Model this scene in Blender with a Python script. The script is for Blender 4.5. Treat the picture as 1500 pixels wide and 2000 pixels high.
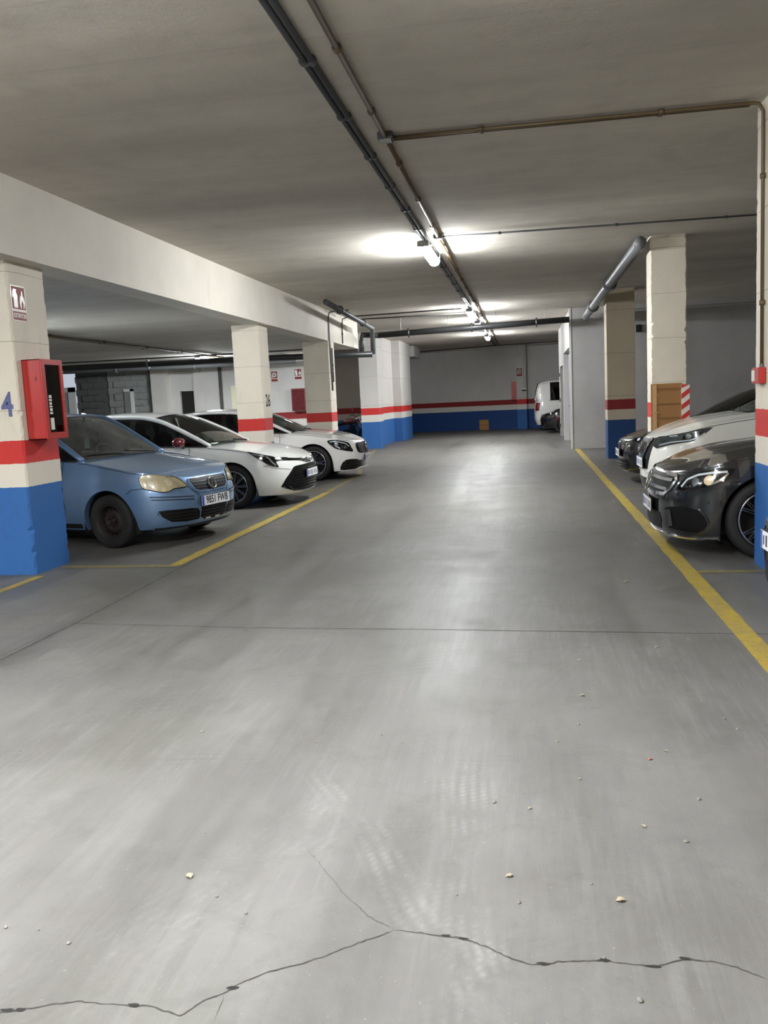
import bpy, bmesh, math, random
from mathutils import Vector, Matrix

for o in list(bpy.data.objects):
    bpy.data.objects.remove(o, do_unlink=True)
SC = bpy.context.scene
COL = SC.collection
PI = math.pi
random.seed(7)

# ------------------------------------------------------------------ camera
CAM_H = 1.46
FPX = 1679.14
YAW, PITCH, ROLL = math.radians(-9.7047), math.radians(-7.3550), math.radians(-2.7332)
_f = Vector((math.sin(YAW) * math.cos(PITCH), math.cos(YAW) * math.cos(PITCH), math.sin(PITCH)))
_r = Vector((math.cos(YAW), -math.sin(YAW), 0))
_u = _r.cross(_f)
RGT = math.cos(ROLL) * _r + math.sin(ROLL) * _u
UPV = -math.sin(ROLL) * _r + math.cos(ROLL) * _u
FWD = _f
cd = bpy.data.cameras.new('camera')
cam = bpy.data.objects.new('camera', cd)
COL.objects.link(cam)
mw = Matrix.Identity(4)
for i in range(3):
    mw[i][0] = RGT[i]; mw[i][1] = UPV[i]; mw[i][2] = -FWD[i]
mw.translation = (0, 0, CAM_H)
cam.matrix_world = mw
cd.sensor_fit = 'HORIZONTAL'
cd.sensor_width = 36
cd.lens = FPX / 1500 * 36
cd.clip_end = 200
SC.camera = cam

# ------------------------------------------------------------------ world and exposure
wd = bpy.data.worlds.new('world')
SC.world = wd
wd.use_nodes = True
wd.node_tree.nodes['Background'].inputs[0].default_value = (0.8, 0.85, 1, 1)
wd.node_tree.nodes['Background'].inputs[1].default_value = 0.15
SC.view_settings.view_transform = 'Standard'
SC.view_settings.look = 'None'
SC.view_settings.gamma = 1
SC.view_settings.use_curve_mapping = False
SC.view_settings.exposure = 2.0
LAMP = 110.0

# ------------------------------------------------------------------ pixel helpers (floor, ceiling, walls)
def ray(px, py):
    return (FWD + RGT * ((px - 750) / FPX) - UPV * ((py - 1000) / FPX))
def onz(px, py, z=0.0):
    d = ray(px, py); t = (z - CAM_H) / d.z
    return Vector((d.x * t, d.y * t, z))
def onx(px, py, x):
    d = ray(px, py); t = x / d.x
    return Vector((x, d.y * t, CAM_H + d.z * t))
def ony(px, py, y):
    d = ray(px, py); t = y / d.y
    return Vector((d.x * t, y, CAM_H + d.z * t))

# ------------------------------------------------------------------ materials
def s2l(c):
    return tuple(((v / 255) / 12.92 if v / 255 <= 0.04045 else ((v / 255 + 0.055) / 1.055) ** 2.4) for v in c)
class N:
    """small node-tree helper"""
    def __init__(s, name):
        s.m = bpy.data.materials.new(name); s.m.use_nodes = True
        s.t = s.m.node_tree; s.b = s.t.nodes['Principled BSDF']
        s.out = s.t.nodes['Material Output']
    def n(s, typ, **kw):
        x = s.t.nodes.new(typ)
        for k, v in kw.items(): setattr(x, k, v)
        return x
    def l(s, a, b): s.t.links.new(a, b)
    def pos(s):
        if not hasattr(s, '_p'): s._p = s.n('ShaderNodeNewGeometry').outputs['Position']
        return s._p
    def obj(s):
        if not hasattr(s, '_o'): s._o = s.n('ShaderNodeTexCoord').outputs['Object']
        return s._o
    def math(s, op, a, b=None, c=None, clamp=False):
        x = s.n('ShaderNodeMath', operation=op); x.use_clamp = clamp
        for i, v in enumerate((a, b, c)):
            if v is None: continue
            if isinstance(v, (int, float)): x.inputs[i].default_value = v
            else: s.l(v, x.inputs[i])
        return x.outputs[0]
    def noise(s, scale, vec=None, detail=4, rough=0.55, dist=0, mscale=None, rot=None):
        x = s.n('ShaderNodeTexNoise'); x.inputs['Scale'].default_value = scale
        x.inputs['Detail'].default_value = detail; x.inputs['Roughness'].default_value = rough
        x.inputs['Distortion'].default_value = dist
        v = vec if vec is not None else s.pos()
        if mscale or rot:
            mp = s.n('ShaderNodeMapping')
            if mscale: mp.inputs['Scale'].default_value = mscale
            if rot: mp.inputs['Rotation'].default_value = rot
            s.l(v, mp.inputs[0]); v = mp.outputs[0]
        s.l(v, x.inputs['Vector'])
        return x.outputs['Fac']
    def ramp(s, fac, stops):
        x = s.n('ShaderNodeValToRGB'); s.l(fac, x.inputs[0])
        e = x.color_ramp.elements
        while len(e) < len(stops): e.new(0.5)
        for i, (p, c) in enumerate(stops):
            e[i].position = p
            e[i].color = (c, c, c, 1) if isinstance(c, (int, float)) else (*c, 1)
        return x.outputs[0]
    def mix(s, fac, a, b, blend='MIX'):
        x = s.n('ShaderNodeMix', data_type='RGBA', blend_type=blend)
        for i, v in ((0, fac), (6, a), (7, b)):
            if isinstance(v, (int, float)): x.inputs[i].default_value = v
            elif isinstance(v, tuple): x.inputs[i].default_value = (*v[:3], 1)
            else: s.l(v, x.inputs[i])
        return x.outputs[2]
    def bump(s, h, strength=0.2, dist=0.01):
        x = s.n('ShaderNodeBump'); x.inputs['Strength'].default_value = strength
        x.inputs['Distance'].default_value = dist
        s.l(h, x.inputs['Height']); s.l(x.outputs[0], s.b.inputs['Normal'])
    def col(s, c):
        if isinstance(c, tuple): s.b.inputs['Base Color'].default_value = (*c, 1)
        else: s.l(c, s.b.inputs['Base Color'])
    def set(s, **kw):
        for k, v in kw.items(): s.b.inputs[k.replace('_', ' ')].default_value = v
        return s

MATS = {}
def plain(name, rgb, rough=0.5, metal=0.0, coat=0.0, var=0.06, scale=12.0, bump=0.0, spec=0.5):
    if name in MATS: return MATS[name]
    n = N(name); c = s2l(rgb)
    f = n.noise(scale, n.obj())
    a = tuple(min(1, v * (1 + var)) for v in c); b = tuple(v * (1 - var) for v in c)
    n.col(n.mix(f, a, b))
    n.set(Roughness=rough, Metallic=metal, Coat_Weight=coat, Coat_Roughness=0.04, Specular_IOR_Level=spec)
    if bump: n.bump(n.noise(scale * 8, n.obj()), bump, 0.004)
    MATS[name] = n.m
    return n.m
def carpaint(name, rgb, metal=0.0, flake=0.0, rough=0.35, dusty=0.10):
    if name in MATS: return MATS[name]
    n = N(name); c = s2l(rgb)
    f = n.noise(900, n.obj(), detail=1)
    dust = n.noise(5, n.obj(), detail=6)
    base = n.mix(f, tuple(v * (1 - flake) for v in c), tuple(min(1, v * (1 + flake)) for v in c))
    n.col(n.mix(n.math('MULTIPLY', dust, dusty), base, (0.35, 0.34, 0.32)))
    n.set(Roughness=rough, Metallic=metal, Coat_Weight=1.0, Coat_Roughness=0.03)
    MATS[name] = n.m
    return n.m
def glass(name, tint, gloss_rough=0.02, dusty=0.0):
    if name in MATS: return MATS[name]
    n = N(name); t = n.t
    tr = n.n('ShaderNodeBsdfTransparent'); tr.inputs[0].default_value = (*tint, 1)
    gl = n.n('ShaderNodeBsdfGlossy'); gl.inputs['Roughness'].default_value = gloss_rough
    fr = n.n('ShaderNodeFresnel'); fr.inputs[0].default_value = 1.5
    mx = n.n('ShaderNodeMixShader')
    n.l(fr.outputs[0], mx.inputs[0]); n.l(tr.outputs[0], mx.inputs[1]); n.l(gl.outputs[0], mx.inputs[2])
    last = mx.outputs[0]
    if dusty:
        df = n.n('ShaderNodeBsdfDiffuse'); df.inputs[0].default_value = (0.5, 0.5, 0.47, 1)
        m2 = n.n('ShaderNodeMixShader')
        n.l(n.math('MULTIPLY', n.noise(4, n.obj()), dusty * 2), m2.inputs[0])
        n.l(last, m2.inputs[1]); n.l(df.outputs[0], m2.inputs[2]); last = m2.outputs[0]
    n.l(last, n.out.inputs['Surface'])
    MATS[name] = n.m
    return n.m
def emit(name, rgb, strength):
    if name in MATS: return MATS[name]
    n = N(name)
    n.set(Emission_Strength=strength)
    n.b.inputs['Emission Color'].default_value = (*rgb, 1)
    n.col((0.8, 0.8, 0.8))
    MATS[name] = n.m
    return n.m

BLUE_T, RED_B, RED_T = 0.827, 1.045, 1.257
def painted_concrete(name, upper, bands=True, vary=0.10, pour=0.0, blue=(48, 100, 164), red=(196, 52, 48), mid=None, bump=0.35):
    """painted concrete; blue dado, white strip and red stripe by height"""
    n = N(name)
    sep = n.n('ShaderNodeSeparateXYZ'); n.l(n.pos(), sep.inputs[0]); z = sep.outputs[2]
    big = n.noise(0.9, detail=6, rough=0.6); fine = n.noise(9, detail=5); grain = n.noise(60, detail=3)
    u = s2l(upper); up = n.mix(n.ramp(big, [(0.3, 0.0), (0.75, 1.0)]), tuple(v * (1 + vary * .5) for v in u), tuple(v * (1 - vary * 1.6) for v in u))
    grime = n.ramp(n.noise(3.2, detail=8, rough=0.7, mscale=(1, 1, 0.35)), [(0.56, 0.0), (0.8, 1.0)])
    up = n.mix(n.math('MULTIPLY', grime, 0.30), up, tuple(v * 0.45 for v in u))
    h = n.math('ADD', n.math('MULTIPLY', fine, 0.6), n.math('MULTIPLY', grain, 0.4))
    if pour:
        # casting joints every so often up the shaft
        ph = n.math('ADD', n.math('MULTIPLY', z, 1 / pour), n.math('MULTIPLY', n.noise(2.5), 0.05))
        fr = n.math('FRACT', ph)
        ln = n.math('LESS_THAN', n.math('ABSOLUTE', n.math('SUBTRACT', fr, 0.5)), n.math('MULTIPLY', n.noise(3.0), 0.013))
        up = n.mix(n.math('MULTIPLY', ln, 0.55), up, tuple(v * 0.35 for v in u))
        h = n.math('SUBTRACT', h, n.math('MULTIPLY', ln, 0.8))
    if bands:
        zz = n.math('ADD', z, n.math('MULTIPLY', n.math('SUBTRACT', n.noise(25, detail=2), 0.5), 0.012))
        bl = s2l(blue); rd = s2l(red)
        scuff = n.ramp(n.noise(5, detail=8, rough=0.7), [(0.52, 0.0), (0.78, 1.0)])
        blc = n.mix(n.math('MULTIPLY', scuff, 0.55), bl, tuple(v * 0.55 + 0.02 for v in bl))
        rdc = n.mix(n.math('MULTIPLY', scuff, 0.3), rd, tuple(v * 0.7 + .02 for v in rd))
        isb = n.math('LESS_THAN', zz, BLUE_T)
        isr = n.math('MULTIPLY', n.math('GREATER_THAN', zz, RED_B), n.math('LESS_THAN', zz, RED_T))
        low = n.math('LESS_THAN', zz, RED_B)
        c = up
        if mid: c = n.mix(low, c, n.mix(n.math('MULTIPLY', grime, 0.3), s2l(mid), tuple(v * .6 for v in s2l(mid))))
        c = n.mix(isr, c, rdc); c = n.mix(isb, c, blc)
    else: c = up
    n.col(c)
    n.set(Roughness=0.62, Specular_IOR_Level=0.35)
    n.bump(h, bump, 0.012)
    MATS[name] = n.m
    return n.m

# ------------------------------------------------------------------ mesh helpers
class MB:
    def __init__(s): s.v = []; s.f = []; s.mi = []
    def add(s, vs, fs, mi=0):
        o = len(s.v); s.v += [tuple(p) for p in vs]
        for f in fs: s.f.append([i + o for i in f]); s.mi.append(mi)
        return s
    def box(s, c, size, rot=None, mi=0):
        hx, hy, hz = size[0] / 2, size[1] / 2, size[2] / 2
        vs = [Vector((x * hx, y * hy, z * hz)) for x in (-1, 1) for y in (-1, 1) for z in (-1, 1)]
        if rot is not None: vs = [rot @ v for v in vs]
        vs = [v + Vector(c) for v in vs]
        return s.add(vs, [(0, 1, 3, 2), (4, 6, 7, 5), (0, 4, 5, 1), (2, 3, 7, 6), (0, 2, 6, 4), (1, 5, 7, 3)], mi)
    def bbox(s, a, b, mi=0):
        return s.box([(a[i] + b[i]) / 2 for i in range(3)], [abs(b[i] - a[i]) for i in range(3)], None, mi)
    def grid(s, rows, closed=False, mi=0):
        """rows: list of equal-length point lists"""
        o = len(s.v); m = len(rows[0])
        for r in rows: s.v += [tuple(p) for p in r]
        for i in range(len(rows) - 1):
            for j in range(m if closed else m - 1):
                k = (j + 1) % m
                s.f.append([o + i * m + j, o + i * m + k, o + (i + 1) * m + k, o + (i + 1) * m + j]); s.mi.append(mi)
        return s
    def tube(s, path, r, seg=10, caps=True, mi=0, flat=None):
        path = [Vector(p) for p in path]; rows = []
        up = None
        for i, p in enumerate(path):
            a = path[max(0, i - 1)]; b = path[min(len(path) - 1, i + 1)]
            d = (b - a)
            d = d.normalized() if d.length > 1e-9 else Vector((0, 0, 1))
            if up is None:
                up = Vector((0, 0, 1)) if abs(d.z) < 0.9 else Vector((1, 0, 0))
            x = d.cross(up)
            if x.length < 1e-6: x = d.orthogonal()
            x.normalize(); y = x.cross(d).normalized(); up = y
            rr = r[i] if isinstance(r, (list, tuple)) else r
            k = flat or 1
            rows.append([p + x * (rr * math.cos(t * 2 * PI / seg)) + y * (rr * k * math.sin(t * 2 * PI / seg)) for t in range(seg)])
        o = len(s.v); s.grid(rows, True, mi)
        if caps:
            s.f.append([o + i for i in range(seg)][::-1]); s.mi.append(mi)
            n = o + (len(rows) - 1) * seg
            s.f.append([n + i for i in range(seg)]); s.mi.append(mi)
        return s
    def lathe(s, prof, axis='y', seg=32, c=(0, 0, 0), mi=0):
        """prof: (radius, along) pairs"""
        rows = []
        for r, a in prof:
            row = []
            for t in range(seg):
                ca, sa = r * math.cos(t * 2 * PI / seg), r * math.sin(t * 2 * PI / seg)
                p = (ca, a, sa) if axis == 'y' else ((ca, sa, a) if axis == 'z' else (a, ca, sa))
                row.append((p[0] + c[0], p[1] + c[1], p[2] + c[2]))
            rows.append(row)
        return s.grid(rows, True, mi)
    def build(s, name, mats, parent=None, smooth=False, angle=None, bevel=0):
        me = bpy.data.meshes.new(name)
        me.from_pydata(s.v, [], s.f)
        if not isinstance(mats, (list, tuple)): mats = [mats]
        for m in mats: me.materials.append(m)
        if len(mats) > 1: me.polygons.foreach_set('material_index', s.mi)
        bm = bmesh.new(); bm.from_mesh(me)
        bmesh.ops.remove_doubles(bm, verts=bm.verts, dist=1e-5)
        bmesh.ops.recalc_face_normals(bm, faces=bm.faces)
        if bevel:
            bmesh.ops.bevel(bm, geom=[e for e in bm.edges if e.is_manifold and e.calc_face_angle(0) > 0.5], offset=bevel, segments=2, affect='EDGES', clamp_overlap=True)
        if angle is not None:
            for e in bm.edges:
                if len(e.link_faces) == 2 and e.calc_face_angle(0) > angle: e.smooth = False
            smooth = True
        bm.to_mesh(me); bm.free()
        if smooth or angle is not None:
            me.polygons.foreach_set('use_smooth', [True] * len(me.polygons))
        o = bpy.data.objects.new(name, me)
        COL.objects.link(o)
        if parent: o.parent = parent
        return o
def tag(o, label, cat=None, group=None, kind=None):
    o['label'] = label
    if cat: o['category'] = cat
    if group: o['group'] = group
    if kind: o['kind'] = kind
    return o
def empty(name, loc=(0, 0, 0), rz=0.0):
    o = bpy.data.objects.new(name, None); COL.objects.link(o)
    o.location = loc; o.rotation_euler = (0, 0, rz); o.empty_display_size = 0.2
    return o
def copy_tree(o, parent=None):
    c = o.copy(); COL.objects.link(c); c.parent = parent
    for ch in list(o.children): copy_tree(ch, c)
    return c
def text_mesh(name, txt, size, mat, parent, matrix, depth=0.001, sx=1.0, bold=0.0):
    cu = bpy.data.curves.new(name, 'FONT'); cu.body = txt; cu.size = size; cu.extrude = depth
    cu.align_x = 'CENTER'; cu.align_y = 'CENTER'; cu.offset = bold
    tmp = bpy.data.objects.new(name + '_tmp', cu); COL.objects.link(tmp)
    dg = bpy.context.evaluated_depsgraph_get()
    me = bpy.data.meshes.new_from_object(tmp.evaluated_get(dg))
    bpy.data.objects.remove(tmp, do_unlink=True)
    me.name = name
    me.transform(matrix @ Matrix.Diagonal((sx, 1, 1, 1)))
    me.materials.clear(); me.materials.append(mat)
    o = bpy.data.objects.new(name, me); COL.objects.link(o)
    if parent: o.parent = parent
    return o
def frame_matrix(origin, right, up):
    r = Vector(right).normalized(); u = Vector(up).normalized(); n = r.cross(u)
    m = Matrix.Identity(4)
    for i in range(3): m[i][0] = r[i]; m[i][1] = u[i]; m[i][2] = n[i]
    m.translation = origin
    return m
def pchip(pts):
    """monotone cubic through (x, y) points, x ascending or descending"""
    pts = sorted(pts); xs = [p[0] for p in pts]; ys = [p[1] for p in pts]; n = len(xs)
    if n == 1: return lambda x: ys[0]
    h = [xs[i + 1] - xs[i] for i in range(n - 1)]; dl = [(ys[i + 1] - ys[i]) / h[i] for i in range(n - 1)]
    m = [dl[0]] + [0] * (n - 2) + [dl[-1]]
    for i in range(1, n - 1):
        if dl[i - 1] * dl[i] > 0:
            w1 = 2 * h[i] + h[i - 1]; w2 = h[i] + 2 * h[i - 1]
            m[i] = (w1 + w2) / (w1 / dl[i - 1] + w2 / dl[i])
    def f(x):
        if x <= xs[0]: return ys[0]
        if x >= xs[-1]: return ys[-1]
        i = 0
        while x > xs[i + 1]: i += 1
        t = (x - xs[i]) / h[i]
        return ((2 * t**3 - 3 * t**2 + 1) * ys[i] + (t**3 - 2 * t**2 + t) * h[i] * m[i] + (-2 * t**3 + 3 * t**2) * ys[i + 1] + (t**3 - t**2) * h[i] * m[i + 1])
    return f
# ------------------------------------------------------------------ setting materials
CZ, BZ, BX = 3.561, 2.871, -4.409       # main ceiling, low ceiling, face of the drop beam
def floor_material():
    n = N('floor_concrete')
    big = n.noise(0.35, detail=5, rough=0.6); mid = n.noise(1.7, detail=8, rough=0.65); fine = n.noise(22, detail=6, rough=0.7); grit = n.noise(150, detail=2)
    c = n.mix(n.ramp(big, [(0.3, 0.0), (0.7, 1.0)]), s2l((108, 106, 105)), s2l((92, 90, 86)))
    c = n.mix(n.ramp(mid, [(0.35, 0.0), (0.7, 1.0)]), c, s2l((114, 113, 109)))
    patch = n.ramp(n.noise(0.8, detail=3, mscale=(1.6, 0.6, 1)), [(0.5, 0.0), (0.66, 1.0)])
    c = n.mix(n.math('MULTIPLY', patch, 0.55), c, s2l((85, 84, 76)))
    sep = n.n('ShaderNodeSeparateXYZ'); n.l(n.pos(), sep.inputs[0]); X, Y = sep.outputs[0], sep.outputs[1]
    # brushed streaks left by sweeping and turning wheels
    for sc, rt, msk, colr, amt in (((16, 1.0, 1), (0, 0, 0), 0.9, (140, 139, 138), .26), ((14, .9, 1), (0, 0, math.radians(-32)), 0.7, (84, 83, 84), .42), ((15, 1.1, 1), (0, 0, math.radians(28)), 0.8, (138, 137, 136), .26), ((12, .7, 1), (0, 0, math.radians(-62)), 0.6, (82, 81, 80), .38)):
        stv = n.ramp(n.noise(1.6, detail=5, rough=.7, mscale=sc, rot=rt), [(.48, 0.0), (.66, 1.0)])
        mk = n.ramp(n.noise(msk, detail=3, mscale=(1, 1, 1), rot=(0, 0, sc[0])), [(.46, 0.0), (.62, 1.0)])
        c = n.mix(n.math('MULTIPLY', n.math('MULTIPLY', stv, mk), amt), c, s2l(colr))
    blot = n.ramp(n.noise(3.4, detail=9, rough=.75, dist=.4), [(.50, 0.0), (.72, 1.0)])
    c = n.mix(n.math('MULTIPLY', blot, .46), c, s2l((76, 75, 72)))
    # patchy brown darkening that spreads with distance down the aisle
    brown_tone = n.ramp(n.math('ADD', n.noise(.55, detail=7, rough=.65, dist=.6), n.math('MULTIPLY', n.math('SUBTRACT', Y, 5.5), .05, clamp=True)), [(.50, 0.0), (.74, 1.0)])
    c = n.mix(n.math('MULTIPLY', brown_tone, .42), c, s2l((76, 71, 64)))
    # tyre tracks: soft bands of thin lines, curving a little
    wob = n.math('MULTIPLY', n.math('SUBTRACT', n.noise(0.5, detail=2), 0.5), 0.35)
    wear = n.ramp(n.noise(2.2, detail=6, rough=0.7), [(0.46, 0.0), (0.66, 1.0)])
    for px, py, ang, w, dark, y0, y1, fr in ((-0.85, 2.6, 62, 0.16, 0, 1.5, 3.1, 60), (-0.5, 2.6, 118, 0.09, 0, 1.6, 3.6, 55), (0.18, 2.6, 92, 0.12, 1, 1.8, 3.2, 75),
                                           (-0.25, 2.8, 95, 0.13, 0, 1.6, 3.6, 70), (-1.2, 4.3, 22, 0.30, 1, 2.2, 6.4, 34), (-1.9, 4.0, 30, 0.22, 1, 2.0, 6.4, 38),
                                           (0.15, 7.5, 84, 0.30, 1, 4.6, 13, 30), (-1.5, 8.5, 75, 0.35, 1, 4.5, 15, 26), (0.5, 5.6, 70, 0.18, 1, 3.8, 9, 40), (0.4, 3.4, 5, 0.08, 1, 2, 5, 50)):
        a = math.radians(ang); nx, ny = -math.sin(a), math.cos(a)
        u = n.math('ADD', n.math('MULTIPLY', n.math('SUBTRACT', X, px), nx), n.math('MULTIPLY', n.math('SUBTRACT', Y, py), ny))
        u = n.math('ADD', u, wob)
        m = n.math('SUBTRACT', 1.0, n.math('DIVIDE', n.math('ABSOLUTE', u), w), clamp=True)
        m = n.math('MULTIPLY', m, n.math('MULTIPLY', n.math('MULTIPLY', n.math('SUBTRACT', Y, y0), 2.0, clamp=True), n.math('MULTIPLY', n.math('SUBTRACT', y1, Y), 1.2, clamp=True)))
        ln = n.math('ADD', n.math('MULTIPLY', n.math('SINE', n.math('MULTIPLY', n.math('ADD', u, n.math('MULTIPLY', fine, 0.02)), fr * 2.6)), 0.5), 0.5)
        vv = n.math('ADD', n.math('MULTIPLY', X, math.cos(a)), n.math('MULTIPLY', Y, math.sin(a)))
        td = n.math('ADD', n.math('MULTIPLY', n.math('SINE', n.math('ADD', n.math('MULTIPLY', vv, 210.0), n.math('MULTIPLY', u, 90.0))), 0.28), 0.72)
        m = n.math('MULTIPLY', n.math('MULTIPLY', n.math('MULTIPLY', n.math('SQRT', m), ln), wear), td)
        c = n.mix(n.math('MULTIPLY', m, 0.50 if dark else 0.80), c, s2l((77, 76, 74)) if dark else s2l((146, 146, 142)))
    # long polished wheel lanes further down the aisle
    lane = n.ramp(n.noise(0.8, detail=4, mscale=(2.4, 0.16, 1)), [(0.5, 0.0), (0.68, 1.0)])
    c = n.mix(n.math('MULTIPLY', lane, 0.45), c, s2l((68, 66, 61)))
    sp = n.ramp(n.noise(70, detail=2), [(0.70, 0.0), (0.74, 1.0)])
    c = n.mix(n.math('MULTIPLY', sp, 0.4), c, s2l((153, 151, 146)))
    c = n.mix(n.math('MULTIPLY', n.math('SUBTRACT', fine, 0.5), 0.35, clamp=True), c, s2l((64, 64, 61)))
    n.col(c)
    n.l(n.ramp(n.math('ADD', n.math('MULTIPLY', mid, 0.6), n.math('MULTIPLY', lane, -0.25)), [(0.1, 0.42), (0.6, 0.66)]), n.b.inputs['Roughness'])
    n.set(Specular_IOR_Level=0.32)
    n.bump(n.math('ADD', n.math('MULTIPLY', fine, 0.7), n.math('MULTIPLY', grit, 0.3)), 0.34, 0.005)
    return n.m
def ceiling_material(name, rgb):
    n = N(name); c = s2l(rgb)
    a = n.noise(0.5, detail=5, rough=0.6, mscale=(0.35, 1.6, 1)); b = n.noise(2.5, detail=7, rough=0.65); f = n.noise(30, detail=4)
    k = n.mix(n.ramp(a, [(0.35, 0.0), (0.7, 1.0)]), tuple(v * 1.04 for v in c), tuple(v * 0.74 for v in c))
    k = n.mix(n.math('MULTIPLY', n.ramp(b, [(0.5, 0.0), (0.8, 1.0)]), 0.4), k, tuple(v * 0.55 for v in c))
    sep = n.n('ShaderNodeSeparateXYZ'); n.l(n.pos(), sep.inputs[0])
    # faint formwork board lines across the aisle
    fr = n.math('FRACT', n.math('ADD', n.math('MULTIPLY', sep.outputs[1], 1.25), n.math('MULTIPLY', b, 0.08)))
    ln = n.math('LESS_THAN', n.math('ABSOLUTE', n.math('SUBTRACT', fr, 0.5)), n.math('MULTIPLY', n.noise(1.2), 0.03))
    k = n.mix(n.math('MULTIPLY', ln, 0.14), k, tuple(v * 0.5 for v in c))
    n.col(k); n.set(Roughness=0.8, Specular_IOR_Level=0.2)
    n.bump(n.math('ADD', n.math('MULTIPLY', b, 0.7), n.math('MULTIPLY', f, 0.15)), 0.35, 0.02)
    return n.m
M_floor = floor_material()
M_ceil = ceiling_material('ceiling_concrete', (214, 207, 195))
M_ceil2 = ceiling_material('low_ceiling_concrete', (205, 201, 192))
M_beam = painted_concrete('beam_paint', (214, 208, 196), bands=False, vary=0.08)
M_col = painted_concrete('column_paint', (222, 214, 197), pour=0.62, mid=(222, 214, 200))
M_col2 = painted_concrete('grey_column_paint', (205, 201, 196), pour=0.9, mid=(214, 210, 202), vary=0.05)
M_coldark = painted_concrete('darker_column_paint', (192, 180, 156), pour=0.9, mid=(192, 182, 162), blue=(28, 64, 116), red=(132, 34, 36), vary=0.05)  # blue, red and cream all darker than on the other columns
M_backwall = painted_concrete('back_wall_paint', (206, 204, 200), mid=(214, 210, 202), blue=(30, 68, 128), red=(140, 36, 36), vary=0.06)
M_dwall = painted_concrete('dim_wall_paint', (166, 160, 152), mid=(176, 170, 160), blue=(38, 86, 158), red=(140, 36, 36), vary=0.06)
M_grey = painted_concrete('bare_render', (172, 170, 168), bands=False, vary=0.12, bump=0.5)
M_dgrey = painted_concrete('dark_render', (142, 142, 140), bands=False, vary=0.12, bump=0.5)
M_white = painted_concrete('white_wall_paint', (205, 202, 196), bands=False, vary=0.05)

def struct(name, mb, mat, label, cat='wall', **kw):
    o = mb.build(name, mat, **kw)
    return tag(o, label, cat, kind='structure')

FL = struct('floor', MB().bbox((-20, -8.5, -0.2), (8.5, 41, 0.0)), M_floor, 'grey power-floated concrete garage floor with tyre marks and cracks', 'floor')
struct('ceiling', MB().bbox((BX, -8.5, CZ), (8.5, 41, CZ + 0.3)).bbox((-20, 22.96, CZ), (BX, 41, CZ + 0.3)), M_ceil, 'high concrete slab ceiling over the driving aisle', 'ceiling')
lc = MB().bbox((-20, -8.5, BZ + 0.006), (BX - 0.02, 22.955, BZ + 0.4)).bbox((-20, 22.955, BZ + 0.006), (-6.5, 26.2, BZ + 0.4))
struct('ceiling_low', lc, M_ceil2, 'lower white concrete ceiling over the parking bays behind the long beam', 'ceiling')
struct('ceiling_beam', MB().bbox((BX - 0.35, -8.5, BZ), (BX, 22.96, CZ + 0.01)), M_beam, 'long white concrete beam running along the aisle ceiling', 'beam')
struct('wall_near', MB().bbox((-20, -8.8, 0), (8.5, -8.5, 4)), M_white, 'plain white garage wall opposite the striped end wall', 'wall')
struct('wall_right', MB().bbox((7.2, -8.5, 0), (7.4, 22.6, CZ)), M_grey, 'bare grey rendered side wall behind the white crossover', 'wall')
struct('wall_left', MB().bbox((-18.2, -8.5, 0), (-18, 25.6, BZ)), M_white, 'white side wall beyond the parking bays under the low ceiling', 'wall')

# end wall: runs slightly askew across the end of the aisle
def yw(x): return 37.6 + 0.2 * (-0.44 - x)
def skew_box(x0, x1, ya, th, z0, z1):
    m = MB()
    vs = [(x0, ya(x0), z0), (x1, ya(x1), z0), (x1, ya(x1) + th, z0), (x0, ya(x0) + th, z0)]
    m.add(vs + [(a, b, z1) for a, b, _ in vs], [(0, 3, 2, 1), (4, 5, 6, 7), (0, 1, 5, 4), (1, 2, 6, 5), (2, 3, 7, 6), (3, 0, 4, 7)])
    return m
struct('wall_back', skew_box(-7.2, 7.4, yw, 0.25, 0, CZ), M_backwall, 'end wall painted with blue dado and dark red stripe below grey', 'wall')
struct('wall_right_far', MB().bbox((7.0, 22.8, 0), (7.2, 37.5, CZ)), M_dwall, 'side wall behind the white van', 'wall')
# left side beyond the beam
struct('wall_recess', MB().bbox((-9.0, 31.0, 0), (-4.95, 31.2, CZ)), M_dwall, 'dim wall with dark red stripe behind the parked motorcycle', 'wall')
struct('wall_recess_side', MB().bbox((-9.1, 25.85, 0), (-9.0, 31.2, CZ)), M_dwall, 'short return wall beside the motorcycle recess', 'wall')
struct('wall_bay_end', MB().bbox((-9.0, 25.6, 0), (-6.5, 25.85, CZ)), M_backwall, 'pale wall with red stripe carrying two small fire signs', 'wall')
struct('wall_aisle_left', MB().bbox((-4.98, 27.2, 0), (-4.72, 30.7, CZ)), M_col2, 'narrow striped wall panel between the two far left columns', 'wall')
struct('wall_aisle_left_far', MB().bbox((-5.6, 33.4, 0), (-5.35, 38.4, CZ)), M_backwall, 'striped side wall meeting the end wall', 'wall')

def column(x0, x1, y0, y1, z1, mat, label, seed, rough=0.012):
    rnd = random.Random(seed); m = MB(); rows = []
    nz = int(z1 / 0.035)
    ch = [[rough * 0.5 + rnd.random() * rough for _ in range(nz + 1)] for _ in range(4)]
    for k in ch:
        for i in range(nz + 1):
            if rnd.random() < 0.07: k[i] += rough * 2.0 * rnd.random()
    for i in range(nz + 1):
        z = z1 * i / nz; a, b, c, d = (ch[j][i] for j in range(4))
        rows.append([(x0 + a, y0, z), (x1 - b, y0, z), (x1, y0 + b, z), (x1, y1 - c, z), (x1 - c, y1, z), (x0 + d, y1, z), (x0, y1 - d, z), (x0, y0 + a, z)])
    m.grid(rows, True)
    o = m.build('column', mat)
    return tag(o, label, 'column', kind='structure')
K_L1 = column(-5.17, -4.57, 7.27, 7.88, BZ + 0.004, M_col, 'striped concrete column painted with number 4 beside the blue hatchback', 1, 0.016)
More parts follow.
